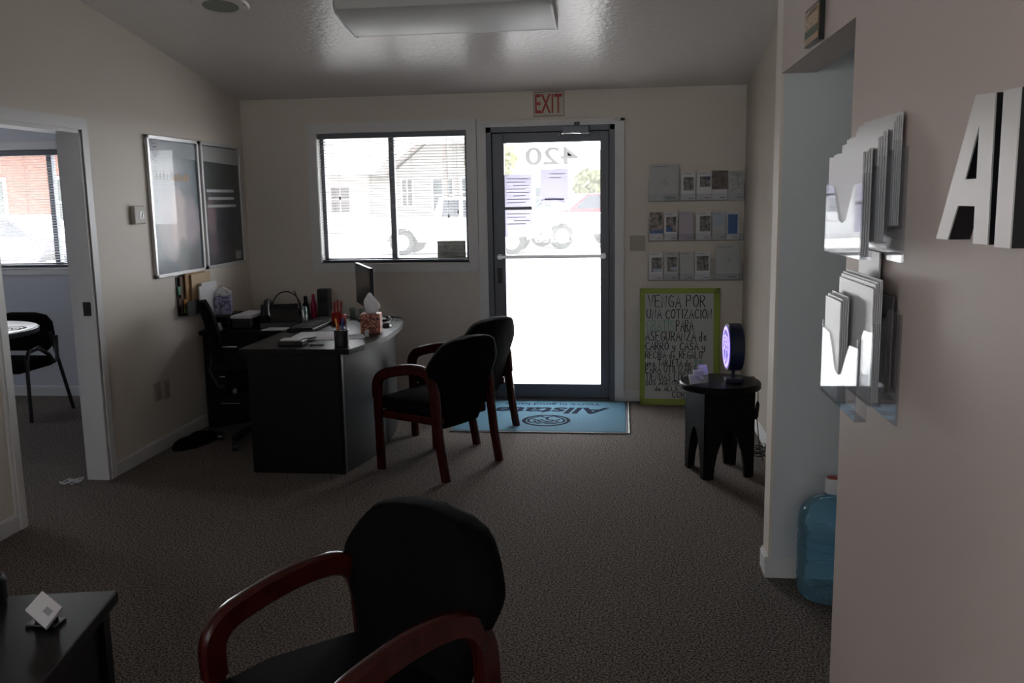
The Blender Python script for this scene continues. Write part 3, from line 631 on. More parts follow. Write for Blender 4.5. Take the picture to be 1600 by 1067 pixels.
# ------------------------------------------------------------------ things on the desk
def P3(x, y, z): return Vector((x, y, z))
m = thing('monitor', 'flat computer monitor seen edge-on at the far end of the desk', 'monitor', (-1.80, 6.13, DT))
far, near = Vector((-1.935, 6.46, 0)), Vector((-1.66, 5.87, 0)); ax = (near-far).normalized(); nr = Vector((-ax.y, ax.x, 0)); nr = nr if nr.x < 0 else -nr
mm = Matrix(((ax.x, nr.x, 0, far.x), (ax.y, nr.y, 0, far.y), (0, 0, 1, 0), (0, 0, 0, 1))); L = (near-far).length
b = MB(); b.box((0, -.025, .85), (L, 0, 1.14), mm, bev=.004); build('casing', b, M['plastic'], m)
b = MB(); b.box((.015, -.001, .868), (L-.015, .0015, 1.124), mm); build('screen', b, mat('screen_off', (.028, .032, .036), .22), m)
b = MB(); b.box((L*.5-.05, -.055, .87), (L*.5+.05, -.025, 1.10), mm, bev=.01); b.box((L*.5-.03, -.075, DT+.01), (L*.5+.03, -.05, 1.05), mm, bev=.006); build('stand', b, M['steel'], m)
b = MB(); b.box((L*.5-.11, -.15, DT), (L*.5+.11, .04, DT+.014), mm, bev=.006); build('base', b, M['plastic'], m)
def tissue(name, label, c, sx, sy, h, boxmat, topmat, rot=0, th=.11):
    t = thing(name, label, 'tissue box', c, rotz=rot)
    b = MB(); b.box((-sx, -sy, 0), (sx, sy, h), bev=.003); build('carton', b, [boxmat], t, world=False)
    b = MB(); b.disc((0, 0, h+.0006), sx*.55, (1, 0, 0), (0, 1, 0), 20, sy*.45); b.flat = True; build('slot', b, topmat, t, world=False)
    b = MB()
    def f(u, v):
        a = u*2*PI; k = 1-v; r = (.016+.030*math.sin(PI*min(1, v*1.15))**.8)*(1+.22*math.sin(3*a+5*v)+.1*math.sin(7*a)); r *= (.35 if v > .97 else 1)
        return Vector((r*math.cos(a)+.006*math.sin(4*v), r*.75*math.sin(a), h-.004+th*v*(1+.06*math.sin(2*a))))
    b.grid(f, 26, 12); bmesh.ops.remove_doubles(b.bm, verts=b.bm.verts, dist=.0003); build('tissue', b, M['tissue'], t, world=False, smooth=60)
    return t
M['tissue'] = mat_sheet('tissue_paper', (.82, .82, .83), .35)
M['pat'] = mat('orange_brown_pattern', (.16, .035, .025), .45, noise=(75, (.62, .24, .15), .06))
M['patb'] = mat('blue_lilac_pattern', (.10, .12, .24), .5, noise=(40, (.38, .38, .52), .08))
tissue('tissue_box', 'orange-brown patterned tissue box with a white tissue pulled up on the main desktop', (-1.585, 5.60, DT), .062, .058, .125, M['pat'], M['plastic_m'], math.radians(8), .13)
tissue('tissue_box', 'blue and lilac tissue box on the desk organiser by the posters', (-2.838, 6.19, RT+.1005), .055, .055, .125, M['patb'], M['plastic_m'], .3, .075)

t = thing('pen_cup', 'black pen cup standing on the desk corner', 'pen cup', (-1.612, 5.05, DT))
b = MB(); b.lathe([(.038, 0), (.042, .004), (.043, .10), (.039, .10), (.038, .006)], (-1.612, 5.05, DT), 24, cap=True); build('cup', b, M['plastic'], t, smooth=40)
pens = [((-.02, .0), (.9, .55, .08), 'yellow'), ((.012, -.01), (.05, .08, .35), 'blue'), ((.02, .012), (.5, .52, .55), 'silver'), ((.0, .015), (.06, .07, .3), 'dark blue'), ((-.008, -.018), (.5, .03, .03), 'red')]
for (dx, dy), colr, nm in pens:
    x, y = -1.612+dx, 5.05+dy; pm = mat('pen_'+nm.replace(' ', '_'), colr, .35)
    b = MB(); top = Vector((x+dx*.55, y+dy*.6, DT+.165+random.uniform(-.02, .012))); bot = Vector((x*.6+(-1.612)*.4, y*.6+5.05*.4, DT+.012)); b.tube([bot, bot.lerp(top, .85), top], [.0045, .0045, .0038], 8)
    tag(build('pen', b, pm, smooth=40), f'{nm} pen standing in the black pen cup on the desk corner', 'pen', 'pens in the pen cup')
# red caddy behind the pen cup
t = thing('red_caddy', 'red desk caddy with upright red markers behind the pen cup', 'caddy', (-1.93, 6.05, DT))
b = MB(); b.lathe([(.030, 0), (.034, .005), (.036, .075), (.033, .075), (.030, .01)], (-1.96, 6.05, DT), 20); b.box((-1.918, 6.03, DT), (-1.89, 6.07, DT+.06), bev=.006); build('holder', b, M['red'], t, smooth=40)
for i in range(3):
    b = MB(); b.tube([(-1.97+i*.02, 6.05, DT+.02), (-1.972+i*.025, 6.05+.004*i, DT+.15+.012*(i % 2))], .007, 8); build('marker', b, M['red'], t)
tag(build('keyboard', MB().box((-2.16, 5.62, DT), (-1.98, 6.02, DT+.02), bev=.004), M['plastic']), 'black keyboard on the desk before the monitor', 'keyboard')
o = bpy.data.objects['keyboard']; b = MB()
for i in range(5):
    for j in range(16): b.box((-2.15+i*.033, 5.64+j*.0232, DT+.019), (-2.15+i*.033+.027, 5.64+j*.0232+.018, DT+.025))
build('keys', b, M['plastic_m'], o)
def sheet(name, label, corners, z, m_, cat='paper', group=None, n=1, th=.0015):
    b = MB(); k = len(corners)
    for i in range(n): b.prism([(x+.004*math.sin(3.1*i), y+.003*math.cos(2.3*i)) for x, y in corners], z+i*th*1.15, z+i*th*1.15+th)
    return tag(build(name, b, m_), label, cat, group)
sheet('paper_stack', 'white papers lying beside the pen cup on the desk', [(-2.03, 5.27), (-1.74, 5.29), (-1.78, 5.62), (-2.05, 5.60)], DT, M['white'], n=3)
sheet('paper', 'white sheet tucked by the orange-brown tissue box', [(-1.71, 5.27), (-1.56, 5.36), (-1.62, 5.52), (-1.76, 5.46)], DT, M['white'], n=2)
b = MB(); b.prism([(-1.575, 5.40), (-1.548, 5.40), (-1.562, 5.425)], DT+.004, DT+.045); tag(build('paper_scrap', b, M['white']), 'small crumpled white paper scrap before the orange-brown tissue box', 'paper')
t = thing('stapler', 'black stapler with a pale top lying at the desk edge', 'stapler', (-1.93, 5.10, DT))
b = MB(); b.box((-2.00, 5.05, DT), (-1.85, 5.15, DT+.03), bev=.006); build('body', b, M['plastic'], t)
b = MB(); b.box((-1.99, 5.06, DT+.03), (-1.87, 5.14, DT+.038), bev=.002); build('top_plate', b, M['white2'], t)
b = MB(); b.tube([(-1.92, 5.16, DT+.02), (-1.86, 5.32, DT+.012)], .006, 8); build('arm', b, M['plastic'], t)
b = MB(); b.tube([(-1.81, 5.06, DT+.005), (-1.73, 5.08, DT+.005)], .004, 8); tag(build('pen', b, M['plastic']), 'dark pen lying flat on the desk beside the pen cup', 'pen')
t = thing('mouse', 'black mouse with its cord behind the orange-brown tissue box', 'mouse', (-1.545, 5.88, DT))
b = MB(); b.grid(lambda u, v: Vector((-1.555+.03*math.cos(2*PI*u)*math.sin(PI/2*(1-v)+.01), 5.87+.05*math.sin(2*PI*u)*math.sin(PI/2*(1-v)+.01), DT+.032*math.sin(PI/2*v))), 20, 8); build('shell', b, M['plastic'], t, smooth=60)
b = MB(); b.tube([(-1.55, 5.92, DT+.012), (-1.56, 6.0, DT+.035), (-1.60, 6.08, DT+.045), (-1.62, 6.12, DT+.01), (-1.60, 6.18, DT+.005)], .004, 8); build('mouse_cord', b, M['plastic'], t, smooth=60)
for i, (x, y, h, lb) in enumerate(((-1.93, 6.33, .07, 'small clear glass beside the monitor stand'), (-1.865, 6.36, .06, 'small squat clear glass close to the monitor stand'))):
    b = MB(); b.lathe([(.018, 0), (.024, h), (.021, h), (.016, .01)], (x, y, DT), 16); tag(build('shot_glass', b, mat('green_glass', (.28, .34, .31), .15)), lb, 'glass')

# return: phone, headset, can, bottles, speaker, papers
t = thing('desk_phone', 'black desk telephone on the desk return', 'telephone', (-2.46, 6.28, RT))
ML = Matrix.Translation((-2.46, 6.28, RT)) @ Matrix.Rotation(math.radians(18), 4, 'Z')
b = MB(); b.prism([(-.11, 0), (.11, 0), (.11, .14), (.06, .15), (-.11, .035)], -.13, .13, ML @ SIDE); build('body', b, M['plastic'], t)
b = MB(); b.tube([ML @ Vector((-.085, -.10, .07)), ML @ Vector((-.09, -.02, .13)), ML @ Vector((-.09, .06, .165)), ML @ Vector((-.085, .12, .155))], [.03, .022, .022, .032], 12); build('handset', b, M['plastic'], t, smooth=60)
b = MB(); b.box((.0, .035, .131), (.11, .085, .134), ML @ Matrix.Rotation(.1, 4, 'X')); build('display', b, mat('lcd', (.10, .11, .11), .2), t)
b = MB(); b.box((.0, -.095, .05), (.03, -.06, .053), ML @ Matrix.Rotation(.45, 4, 'X')); build('name_card', b, M['white'], t)
b = MB()
for i in range(4):
    for j in range(3): b.box((.05+j*.02, -.07+i*.022, .045+i*.012), (.064+j*.02, -.055+i*.022, .062+i*.012), ML)
build('keypad', b, M['plastic_m'], t)
t = thing('headset', 'black headset arched over the desk telephone', 'headset', (-2.42, 6.42, RT))
arc = [(-2.47+.105*math.cos(a)+.02, 6.40+.02*math.cos(a), .80+.135*math.sin(a)) for a in [PI-.2-i*(PI-.1)/14 for i in range(15)]]
b = MB(); b.tube(arc, .005, 8); build('headband', b, M['plastic'], t, smooth=60)
b = MB(); b.lathe([(.012, -.012), (.03, -.012), (.034, 0), (.03, .012), (.012, .012)], arc[-1], 16, 'x'); b.tube([(-2.345, 6.41, .80), (-2.345, 6.41, .70)], .01, 8); build('ear_cushion', b, M['plastic_m'], t, smooth=50)
b = MB(); b.tube([Vector(arc[-1]), (-2.35, 6.38, .87), (-2.375, 6.37, .945)], .005, 8); build('microphone_boom', b, M['plastic'], t)
t = thing('drink_can', 'silver drink can beside the desk telephone', 'can', (-2.33, 6.42, RT))
b = MB(); b.lathe([(.024, 0), (.032, .008), (.032, .105), (.026, .12), (.026, .122), (.022, .119)], (-2.33, 6.42, RT), 24); build('body', b, mat('can_silver', (.45, .48, .47), .28, metal=.7, noise=(30, (.12, .2, .19), .05)), t, smooth=40)
b = MB(); b.lathe([(.02, .1195), (.02, .121)], (-2.33, 6.42, RT), 16); build('lid', b, M['steel'], t)
def bottle(label, x, y, h, r, m1, m2):
    t = thing('spray_bottle', label, 'bottle', (x, y, RT)); b = MB(); b.lathe([(r*.9, 0), (r, .006), (r, h*.6), (r*.6, h*.72)], (x, y, RT), 16); build('body', b, m1, t, smooth=50)
    b = MB(); b.lathe([(r*.5, h*.72), (r*.55, h*.74), (r*.55, h*.97), (r*.3, h)], (x, y, RT), 16); build('cap', b, m2, t, smooth=50)
M['pink'] = mat('pink_plastic', (.45, .02, .09), .35)
bottle('dark bottle beside the silver drink can', -2.41, 6.70, .17, .026, M['plastic'], M['plastic']); bottle('pink-red bottle between the drink can and the small loudspeaker', -2.348, 6.70, .185, .024, M['pink'], M['pink'])
t = thing('loudspeaker', 'narrow black loudspeaker standing under the window on the desk return', 'loudspeaker', (-2.262, 6.70, RT))
b = MB(); b.box((-2.305, 6.66, RT), (-2.215, 6.75, RT+.225), bev=.008); build('cabinet', b, M['plastic'], t)
b = MB(); b.lathe([(.03, 0), (.032, .003), (.022, -.004)], (-2.26, 6.659, RT+.15), 20, 'y'); build('cone', b, M['plastic_m'], t)
tag(build('blue_notebook', MB().box((-2.30, 6.50, RT), (-2.215, 6.60, RT+.018), bev=.003), mat('blue_cover', (.03, .05, .22), .4)), 'small blue notebook lying before the black loudspeaker', 'notebook')
t = thing('desk_organiser', 'low black organiser box on the desk return', 'organiser', (-2.83, 6.21, RT))
b = MB()
ox0, ox1, oy0, oy1 = -2.935, -2.755, 6.08, 6.34
for q in (((ox0, oy0, RT), (ox1, oy1, RT+.008)), ((ox0, oy0, RT+.09), (ox1, oy1, RT+.1)), ((ox0, oy0, RT), (ox0+.01, oy1, RT+.1)), ((ox1-.01, oy0, RT), (ox1, oy1, RT+.1)), ((ox0, oy1-.01, RT), (ox1, oy1, RT+.1)), ((ox0, oy0, RT+.045), (ox1, oy1, RT+.05))): b.box(*q)
build('box', b, M['plastic'], t)
t = thing('paper_tray', 'dark paper tray between the organiser box and the desk telephone', 'tray', (-2.66, 6.25, RT))
b = MB(); b.box((-2.752, 6.10, RT), (-2.60, 6.40, RT+.075), bev=.012); build('tray', b, M['plastic'], t)
sheet('paper_stack', 'thick stack of white papers on the dark paper tray', [(-2.75, 6.09), (-2.60, 6.10), (-2.595, 6.40), (-2.75, 6.41)], RT+.0755, M['white'], n=6, th=.003)
sheet('paper_stack', 'white papers lying before the desk telephone', [(-2.50, 6.02), (-2.28, 6.02), (-2.27, 6.15), (-2.49, 6.16)], RT, M['white'], n=3)
t = thing('card_holder', 'small white card holder on the cabinet end of the desk return', 'holder', (-2.84, 6.03, RT))
b = MB(); b.prism([(0, 0), (.06, 0), (.03, .055), (.02, .055)], -.042, .042, Matrix.Translation((-2.84, 6.005, RT)) @ SIDE); build('stand', b, M['white2'], t)
b = MB(); b.box((-2.815, 6.001, RT+.0), (-2.797, 6.006, RT+.02)); build('dark_tab', b, M['plastic'], t)

# bag on the carpet by the wall
def lump(name, label, cat, c, sx, sy, h, m_, rot=0):
    b = MB()
    def f(u, v):
        a = 2*PI*u; r = math.sin(PI/2*(1-v)+.001)**.5; k = 1+.10*math.sin(3*a+1)+.05*math.sin(7*a)
        x, y = sx*r*k*math.copysign(abs(math.cos(a))**.7, math.cos(a)), sy*r*k*math.copysign(abs(math.sin(a))**.7, math.sin(a))
        return Vector((c[0]+x*math.cos(rot)-y*math.sin(rot), c[1]+x*math.sin(rot)+y*math.cos(rot), .001+h*math.sin(PI/2*v)*(1+.12*math.sin(5*a+2*v))))
    b.grid(f, 36, 10); bmesh.ops.remove_doubles(b.bm, verts=b.bm.verts, dist=.0005); return tag(build(name, b, m_, smooth=70), label, cat)
lump('cloth_bag', 'dark bag lying flat on the carpet by the wall below the outlets', 'bag', (-2.83, 5.62), .095, .21, .05, M['fabric'], -.08)

# ------------------------------------------------------------------ posters, thermostat, outlets, wall pocket
def poster(label, y0, y1, z0, z1, pm, bits):
    t = thing('framed_poster', label, 'poster', (XL, (y0+y1)/2, z0)); f = .024
    b = MB()
    for q in (((XL, y0, z0), (XL+.022, y0+f, z1)), ((XL, y1-f, z0), (XL+.022, y1, z1)), ((XL, y0, z0), (XL+.022, y1, z0+f)), ((XL, y0, z1-f), (XL+.022, y1, z1))): b.box(*q, bev=.003)
    build('frame', b, M['frame'], t)
    b = MB(); b.box((XL, y0+f, z0+f), (XL+.009, y1-f, z1-f)); pr = build('print', b, pm, t)
    for nm, mt, fn in bits:
        b = MB(); b.flat = True; fn(b, XL+.0096); build(nm, b, mt, pr)
    b = MB(); b.box((XL+.011, y0+f, z0+f), (XL+.013, y1-f, z1-f)); build('pane', b, M['posterglass'], t)
M['frame'] = mat('silver_frame', (.62, .62, .63), .3, metal=.45)
M['posterglass'] = mat_glass('poster_glass', veil=0, rough=.015, ior=1.09)
M['pband'] = mat('pale_blue_band', (.42, .47, .52), .5); M['pband2'] = mat('pale_grey_band', (.40, .41, .41), .5)
M['ptext'] = mat('pale_print', (.6, .62, .64), .5); M['ptext2'] = mat('orange_print', (.5, .3, .16), .5); M['plogo'] = mat('blue_print', (.10, .16, .28), .5)
py = lambda y: y-(5.49+6.19)/2
pa = mat_print('poster_photo_teal', (.06, .115, .145), [(-.12, .55, .40, .50, (.22, .24, .30), .0), (-.03, .33, .26, .28, (.42, .34, .37), .15), (.03, .36, .14, .24, (.58, .44, .42), .2), (.21, .34, .13, .22, (.34, .27, .32), .2), (.05, .05, .12, .22, (.13, .15, .15), .2), (.23, .03, .16, .2, (.035, .045, .06), .2), (-.2, .02, .2, .1, (.08, .09, .13), .1)])
pb = mat_print('poster_photo_dark', (.030, .042, .042), [(-.05, .2, .5, .4, (.055, .055, .07), .0), (-.21, .36, .09, .20, (.26, .17, .20), .15), (-.2, .18, .12, .12, (.13, .09, .13), .1), (.05, .28, .2, .3, (.03, .03, .045), .2), (.24, .2, .1, .3, (.04, .075, .065), .1)])
poster('silver-framed blue poster of two faces beside the thermostat', 5.49, 6.19, 1.112, 2.02, pa, [
    ('header_band', M['pband'], lambda b, x: b.quad((x, 5.52, 1.905), (x, 6.16, 1.885), (x, 6.16, 1.99), (x, 5.52, 1.99))),
    ('round_emblem', M['plogo'], lambda b, x: (b.disc((x+.0004, 5.60, 1.915), .055, (0, 1, 0), (0, 0, 1), 28))),
    ('emblem_ring', M['ptext'], lambda b, x: logo(b, (x+.0008, 5.60, 1.915), .05, .05, (0, 1, 0), (0, 0, 1), .005)),
    ('headline', M['ptext'], lambda b, x: [b.quad((x+.0004, 5.56+i*.045, 1.74), (x+.0004, 5.56+i*.045+.035, 1.74), (x+.0004, 5.56+i*.045+.03, 1.79+.01*(i % 2)), (x+.0004, 5.56+i*.045+.004, 1.79)) for i in range(5)]),
    ('orange_headline', M['ptext2'], lambda b, x: [b.quad((x+.0004, 5.80+i*.04, 1.735), (x+.0004, 5.80+i*.04+.03, 1.735), (x+.0004, 5.80+i*.04+.03, 1.775+.012*(i % 3)), (x+.0004, 5.80+i*.04+.004, 1.775)) for i in range(6)])])
poster('silver-framed dark green poster in the corner by the window wall', 6.228, 6.898, 1.117, 2.02, pb, [
    ('header_band', M['pband2'], lambda b, x: b.quad((x, 6.255, 1.885), (x, 6.87, 1.87), (x, 6.87, 1.99), (x, 6.255, 1.99))),
    ('text_lines', M['ptext'], lambda b, x: [b.quad((x+.0004, 6.30+.02*(i % 2), 1.665-i*.055), (x+.0004, 6.76+.03*(i == 2), 1.665-i*.055), (x+.0004, 6.76+.03*(i == 2), 1.685-i*.055), (x+.0004, 6.30+.02*(i % 2), 1.685-i*.055)) for i in range(3)]),
    ('corner_mark', M['pband2'], lambda b, x: b.quad((x+.0004, 6.73, 1.16), (x+.0004, 6.83, 1.16), (x+.0004, 6.83, 1.22), (x+.0004, 6.73, 1.22)))])
t = thing('thermostat', 'cream thermostat on the wall beside the blue poster', 'thermostat', (XL, 5.32, 1.466))
b = MB(); b.box((XL, 5.262, 1.466), (XL+.028, 5.392, 1.578), bev=.006); build('case', b, M['cream'], t)
b = MB(); b.box((XL+.028, 5.32, 1.50), (XL+.030, 5.365, 1.54)); build('window', b, mat('grey_lcd', (.22, .23, .2), .3), t)
b = MB(); b.tube([(XL+.030, 5.34, 1.505), (XL+.030, 5.35, 1.535)], .003, 6); build('pointer', b, M['plastic'], t)
for y0, lb in ((5.376, 'cream wall outlet closer to the office doorway'), (5.490, 'cream wall outlet closer to the file cabinet')):
    t = thing('wall_outlet', lb, 'outlet', (XL, y0+.037, .33), 'outlets low on the wall'); z0 = .332 if y0 < 5.4 else .322
    b = MB(); b.box((XL, y0, z0), (XL+.006, y0+.075, z0+.118), bev=.002); build('cover_plate', b, M['cream'], t)
    for dz in (.02, .066):
        b = MB(); b.box((XL+.006, y0+.021, z0+dz), (XL+.009, y0+.054, z0+dz+.03), bev=.001); so_ = build('socket', b, M['cream'], t)
        b = MB(); b.box((XL+.0088, y0+.030, z0+dz+.01), (XL+.0094, y0+.032, z0+dz+.022)); b.box((XL+.0088, y0+.042, z0+dz+.01), (XL+.0094, y0+.044, z0+dz+.022)); build('slot', b, M['black'], so_)
t = thing('wall_pocket', 'dark hanging wall pocket holding folders below the posters', 'wall pocket', (XL, 5.96, .80))
b = MB(); b.box((XL, 5.76, .84), (XL+.006, 6.16, 1.10)); b.box((XL+.06, 5.78, .84), (XL+.064, 6.16, .93)); b.box((XL, 5.76, .835), (XL+.064, 6.16, .842)); build('pocket', b, M['plastic_m'], t)
b = MB(); b.tube([(XL+.004, 5.88, 1.10), (XL+.008, 5.90, 1.125), (XL+.004, 5.92, 1.10)], .004, 6); build('hook', b, M['plastic_m'], t)
MF = [mat('folder_brown', (.16, .09, .06), .7), mat('folder_tan', (.42, .25, .11), .7), mat('folder_manila', (.56, .42, .27), .7)]
TB = [mat('tab_green', (.06, .30, .18), .5), mat('tab_orange', (.62, .22, .05), .5), mat('tab_lime', (.28, .36, .08), .5), mat('tab_pink', (.55, .06, .12), .5)]
def folder(lb, x, y0, y1, z0, z1, m_, tabs):
    b = MB(); b.box((XL+x, y0, z0), (XL+x+.008, y1, z1)); o = tag(build('folder', b, m_), lb, 'folder', 'folders in the wall pocket')
    for z, tm in tabs: b = MB(); b.box((XL+x+.0005, y0-.03, z), (XL+x+.007, y0, z+.055)); build('tab', b, tm, o)
folder('dark brown folder at the back of the wall pocket', .010, 5.79, 6.12, .845, 1.10, MF[0], [(.98, TB[0]), (.90, MF[0])])
folder('tan folder with orange and lime tabs in the wall pocket', .024, 5.84, 6.14, .845, 1.115, MF[1], [(.89, TB[1]), (.85, TB[2])])
folder('tall manila folder in the wall pocket', .038, 5.90, 6.19, .845, 1.105, MF[2], [(.845, TB[3])])
for i, lb in enumerate(('white papers at the front of the wall pocket', 'white sheet slipped behind the front papers in the wall pocket')):
    b = MB(); b.box((XL+.080-.012*i, 5.92+.06*i, .815+.02*i), (XL+.088-.012*i, 6.16+.05*i, 1.02+.02*i)); tag(build('paper', b, M['white']), lb, 'paper')

# ------------------------------------------------------------------ far wall: exit sign, switch, brochure racks
t = thing('exit_sign', 'white exit sign with red letters above the glass door', 'sign', (-.542, D, 2.19))
b = MB(); b.box((-.659, D-.008, 2.188), (-.423, D, 2.373)); build('plate', b, mat('cream_sign', (.62, .57, .46), .5), t)
b = MB(); b.flat = True
b.text('EXIT', (-.645, D-.0088, 2.213), (1, 0, 0), (0, 0, 1), w=.205, h=.14, bold=.012); build('lettering', b, mat('sign_red', (.42, .04, .045), .5), t)
b = MB(); f = .003
for q in (((-.655, D-.0092, 2.192), (-.427, D-.0082, 2.192+f)), ((-.655, D-.0092, 2.369-f), (-.427, D-.0082, 2.369)), ((-.655, D-.0092, 2.192), (-.655+f, D-.0082, 2.369)), ((-.427-f, D-.0092, 2.192), (-.427, D-.0082, 2.369))): b.box(*q)
build('border_line', b, M['ink'], t)
t = thing('light_switch', 'cream double light switch beside the glass door', 'switch', (.123, D, 1.175))
b = MB(); b.box((.066, D-.007, 1.172), (.182, D, 1.286), bev=.002); build('cover_plate', b, M['cream'], t)
for x in (.10, .148): b = MB(); b.box((x-.005, D-.018, 1.218), (x+.005, D-.007, 1.24), bev=.001); build('toggle', b, M['cream'], t)

M['phdark'] = mat('photo_grey', (.05, .048, .05), .4, noise=(42, (.30, .28, .27), .12)); M['phblue'] = mat('photo_blue', (.04, .11, .30), .4, noise=(15, (.07, .17, .40), .3))
M['phsky'] = mat('photo_pale_blue', (.34, .44, .56), .4, noise=(14, (.48, .54, .62), .3)); M['lilac'] = mat('lilac_paper', (.52, .47, .54), .6); M['palegrey'] = mat('pale_grey_paper', (.52, .54, .55), .6)
M['phbrown'] = mat('photo_brown', (.045, .036, .032), .4, noise=(30, (.20, .16, .14), .12)); M['phmix'] = mat('photo_people', (.04, .05, .055), .4, noise=(26, (.40, .33, .30), .10)); M['phpale'] = mat('photo_pale', (.32, .34, .34), .4, noise=(38, (.56, .58, .58), .08))
def px2(px): return .205 + (px-1013)*(.913-.205)/(1163-1013)
ORD = ['first', 'second', 'third', 'fourth', 'fifth', 'sixth']
RNM = ['top', 'middle', 'bottom']
def brochure(x0, x1, z0, z1, paper, photo, box, lb, text=True, strip=None):
    th = .006; y = D-.022
    b = MB(); b.box((x0, y-th, z0), (x1, y, z1)); o = tag(build('brochure', b, paper), lb, 'brochure', 'brochures in the far wall racks'); w_, h_ = x1-x0, z1-z0
    if photo:
        b = MB(); a, c, e, g = box; b.box((x0+a*w_, y-th-.0006, z0+e*h_), (x0+c*w_, y-th, z0+g*h_)); build('cover_photo', b, photo, o)
    if strip:
        b = MB(); b.box((x0+strip[1]*w_, y-th-.001, z0+strip[3]*h_), (x0+strip[2]*w_, y-th-.0004, z0+strip[4]*h_)); build('colour_block', b, strip[0], o)
    if text:
        b = MB(); b.box((x0+.55*w_, y-th-.0006, z0+.06*h_), (x0+.88*w_, y-th, z0+.085*h_)); b.box((x0+.1*w_, y-th-.0006, z0+.92*h_), (x0+.7*w_, y-th, z0+.935*h_)); build('title_line', b, M['greyink'], o)
rows = [(1.548, [(1014.5, 1060, .27, 'palegrey', 'phpale', (.38, .62, .42, .58), 'large pale brochure with a small emblem in the top rack', None), (1064, 1086, .212, 'white', 'phdark', (.15, .88, .34, .80), 'brochure with a brown-grey photo, beside the large pale one in the top rack', None), (1088, 1111, .210, 'white', 'phdark', (.22, .92, .46, .82), 'brochure with a grey photo and a small dark blue square, top rack', ('plum', .68, .92, .70, .82)), (1112, 1135.5, .212, 'white', 'phbrown', (0, 1, .36, 1), 'brochure with a big dark photo across its upper half, top rack', None), (1137, 1161, .208, 'palegrey', 'phpale', (.1, .95, .25, .9), 'pale sketch-like brochure at the corner end of the top rack', None)]),
        (1.252, [(1015, 1036, .208, 'white', 'phmix', (0, 1, .24, 1), 'brochure with a photo of people at the switch end of the middle rack', ('phblue', 0, 1, .24, .36)), (1038, 1058.5, .208, 'white', 'phmix', (.15, .92, .30, .84), 'brochure with a people photo and blue patch, second from the switch in the middle rack', ('phblue', .15, .6, .30, .46)), (1061, 1084, .212, 'lilac', None, None, 'plain lilac brochure in the middle rack', None), (1088, 1111.5, .210, 'white', 'phdark', (.25, .95, .30, .84), 'brochure with a dark grey photo in the middle rack', None), (1113, 1134, .208, 'palegrey', 'phsky', (.1, .92, .5, .92), 'pale brochure with a light blue upper half in the middle rack', None), (1135.5, 1155, .206, 'white', 'phblue', (.1, .88, .2, .9), 'white brochure with a solid blue panel in the middle rack', None)]),
        (.952, [(1014.5, 1036, .21, 'white', 'phdark', (.18, .94, .28, .80), 'brochure with a grey photo at the switch end of the bottom rack', ('phsky', .3, .94, .28, .40)), (1038.5, 1061, .21, 'palegrey', 'phdark', (.2, .88, .30, .82), 'greyish brochure with a grey photo, second from the switch in the bottom rack', ('phsky', .45, .88, .34, .46)), (1063.5, 1086, .21, 'palegrey', None, None, 'plain pale grey brochure in the bottom rack', None), (1087.5, 1111, .212, 'white', 'phdark', (.1, .9, .32, .84), 'white brochure with a dark striped photo in the bottom rack', None), (1119, 1157, .262, 'palegrey', 'phpale', (.42, .62, .48, .62), 'large pale brochure with a small emblem in the bottom rack', None)])]
M['plum'] = mat('dark_blue_print', (.04, .035, .12), .5)
for ri, (z0, items) in enumerate(rows):
    t = thing('brochure_rack', f'clear acrylic brochure rack, {RNM[ri]} one of three beside the glass door', 'rack', (.56, D, z0-.01), 'clear racks on the far wall')
    big = [i for i in items if i[2] > .24]
    b = MB(); b.box((.203, D-.004, z0-.008), (.911, D, z0+.16)); build('back_plate', b, M['acryl'], t)
    b = MB(); b.box((.203, D-.04, z0-.008), (.911, D-.0042, z0-.003)); build('floor_plate', b, M['acryl'], t)
    b = MB(); b.box((.203, D-.043, z0-.008), (.911, D-.040, z0+.045)); build('front_lip', b, M['acryl'], t)
    for x in (.203, .908): b = MB(); b.box((x, D-.04, z0-.003), (x+.003, D-.004, z0+.12)); build('end_plate', b, M['acryl'], t)
    for k, (a, c, h, pp, ph, bx, lb, strip) in enumerate(items):
        brochure(px2(a), px2(c), z0, z0+h, M[pp], M[ph] if ph else None, bx, lb, strip=(M[strip[0]], *strip[1:]) if strip else None)

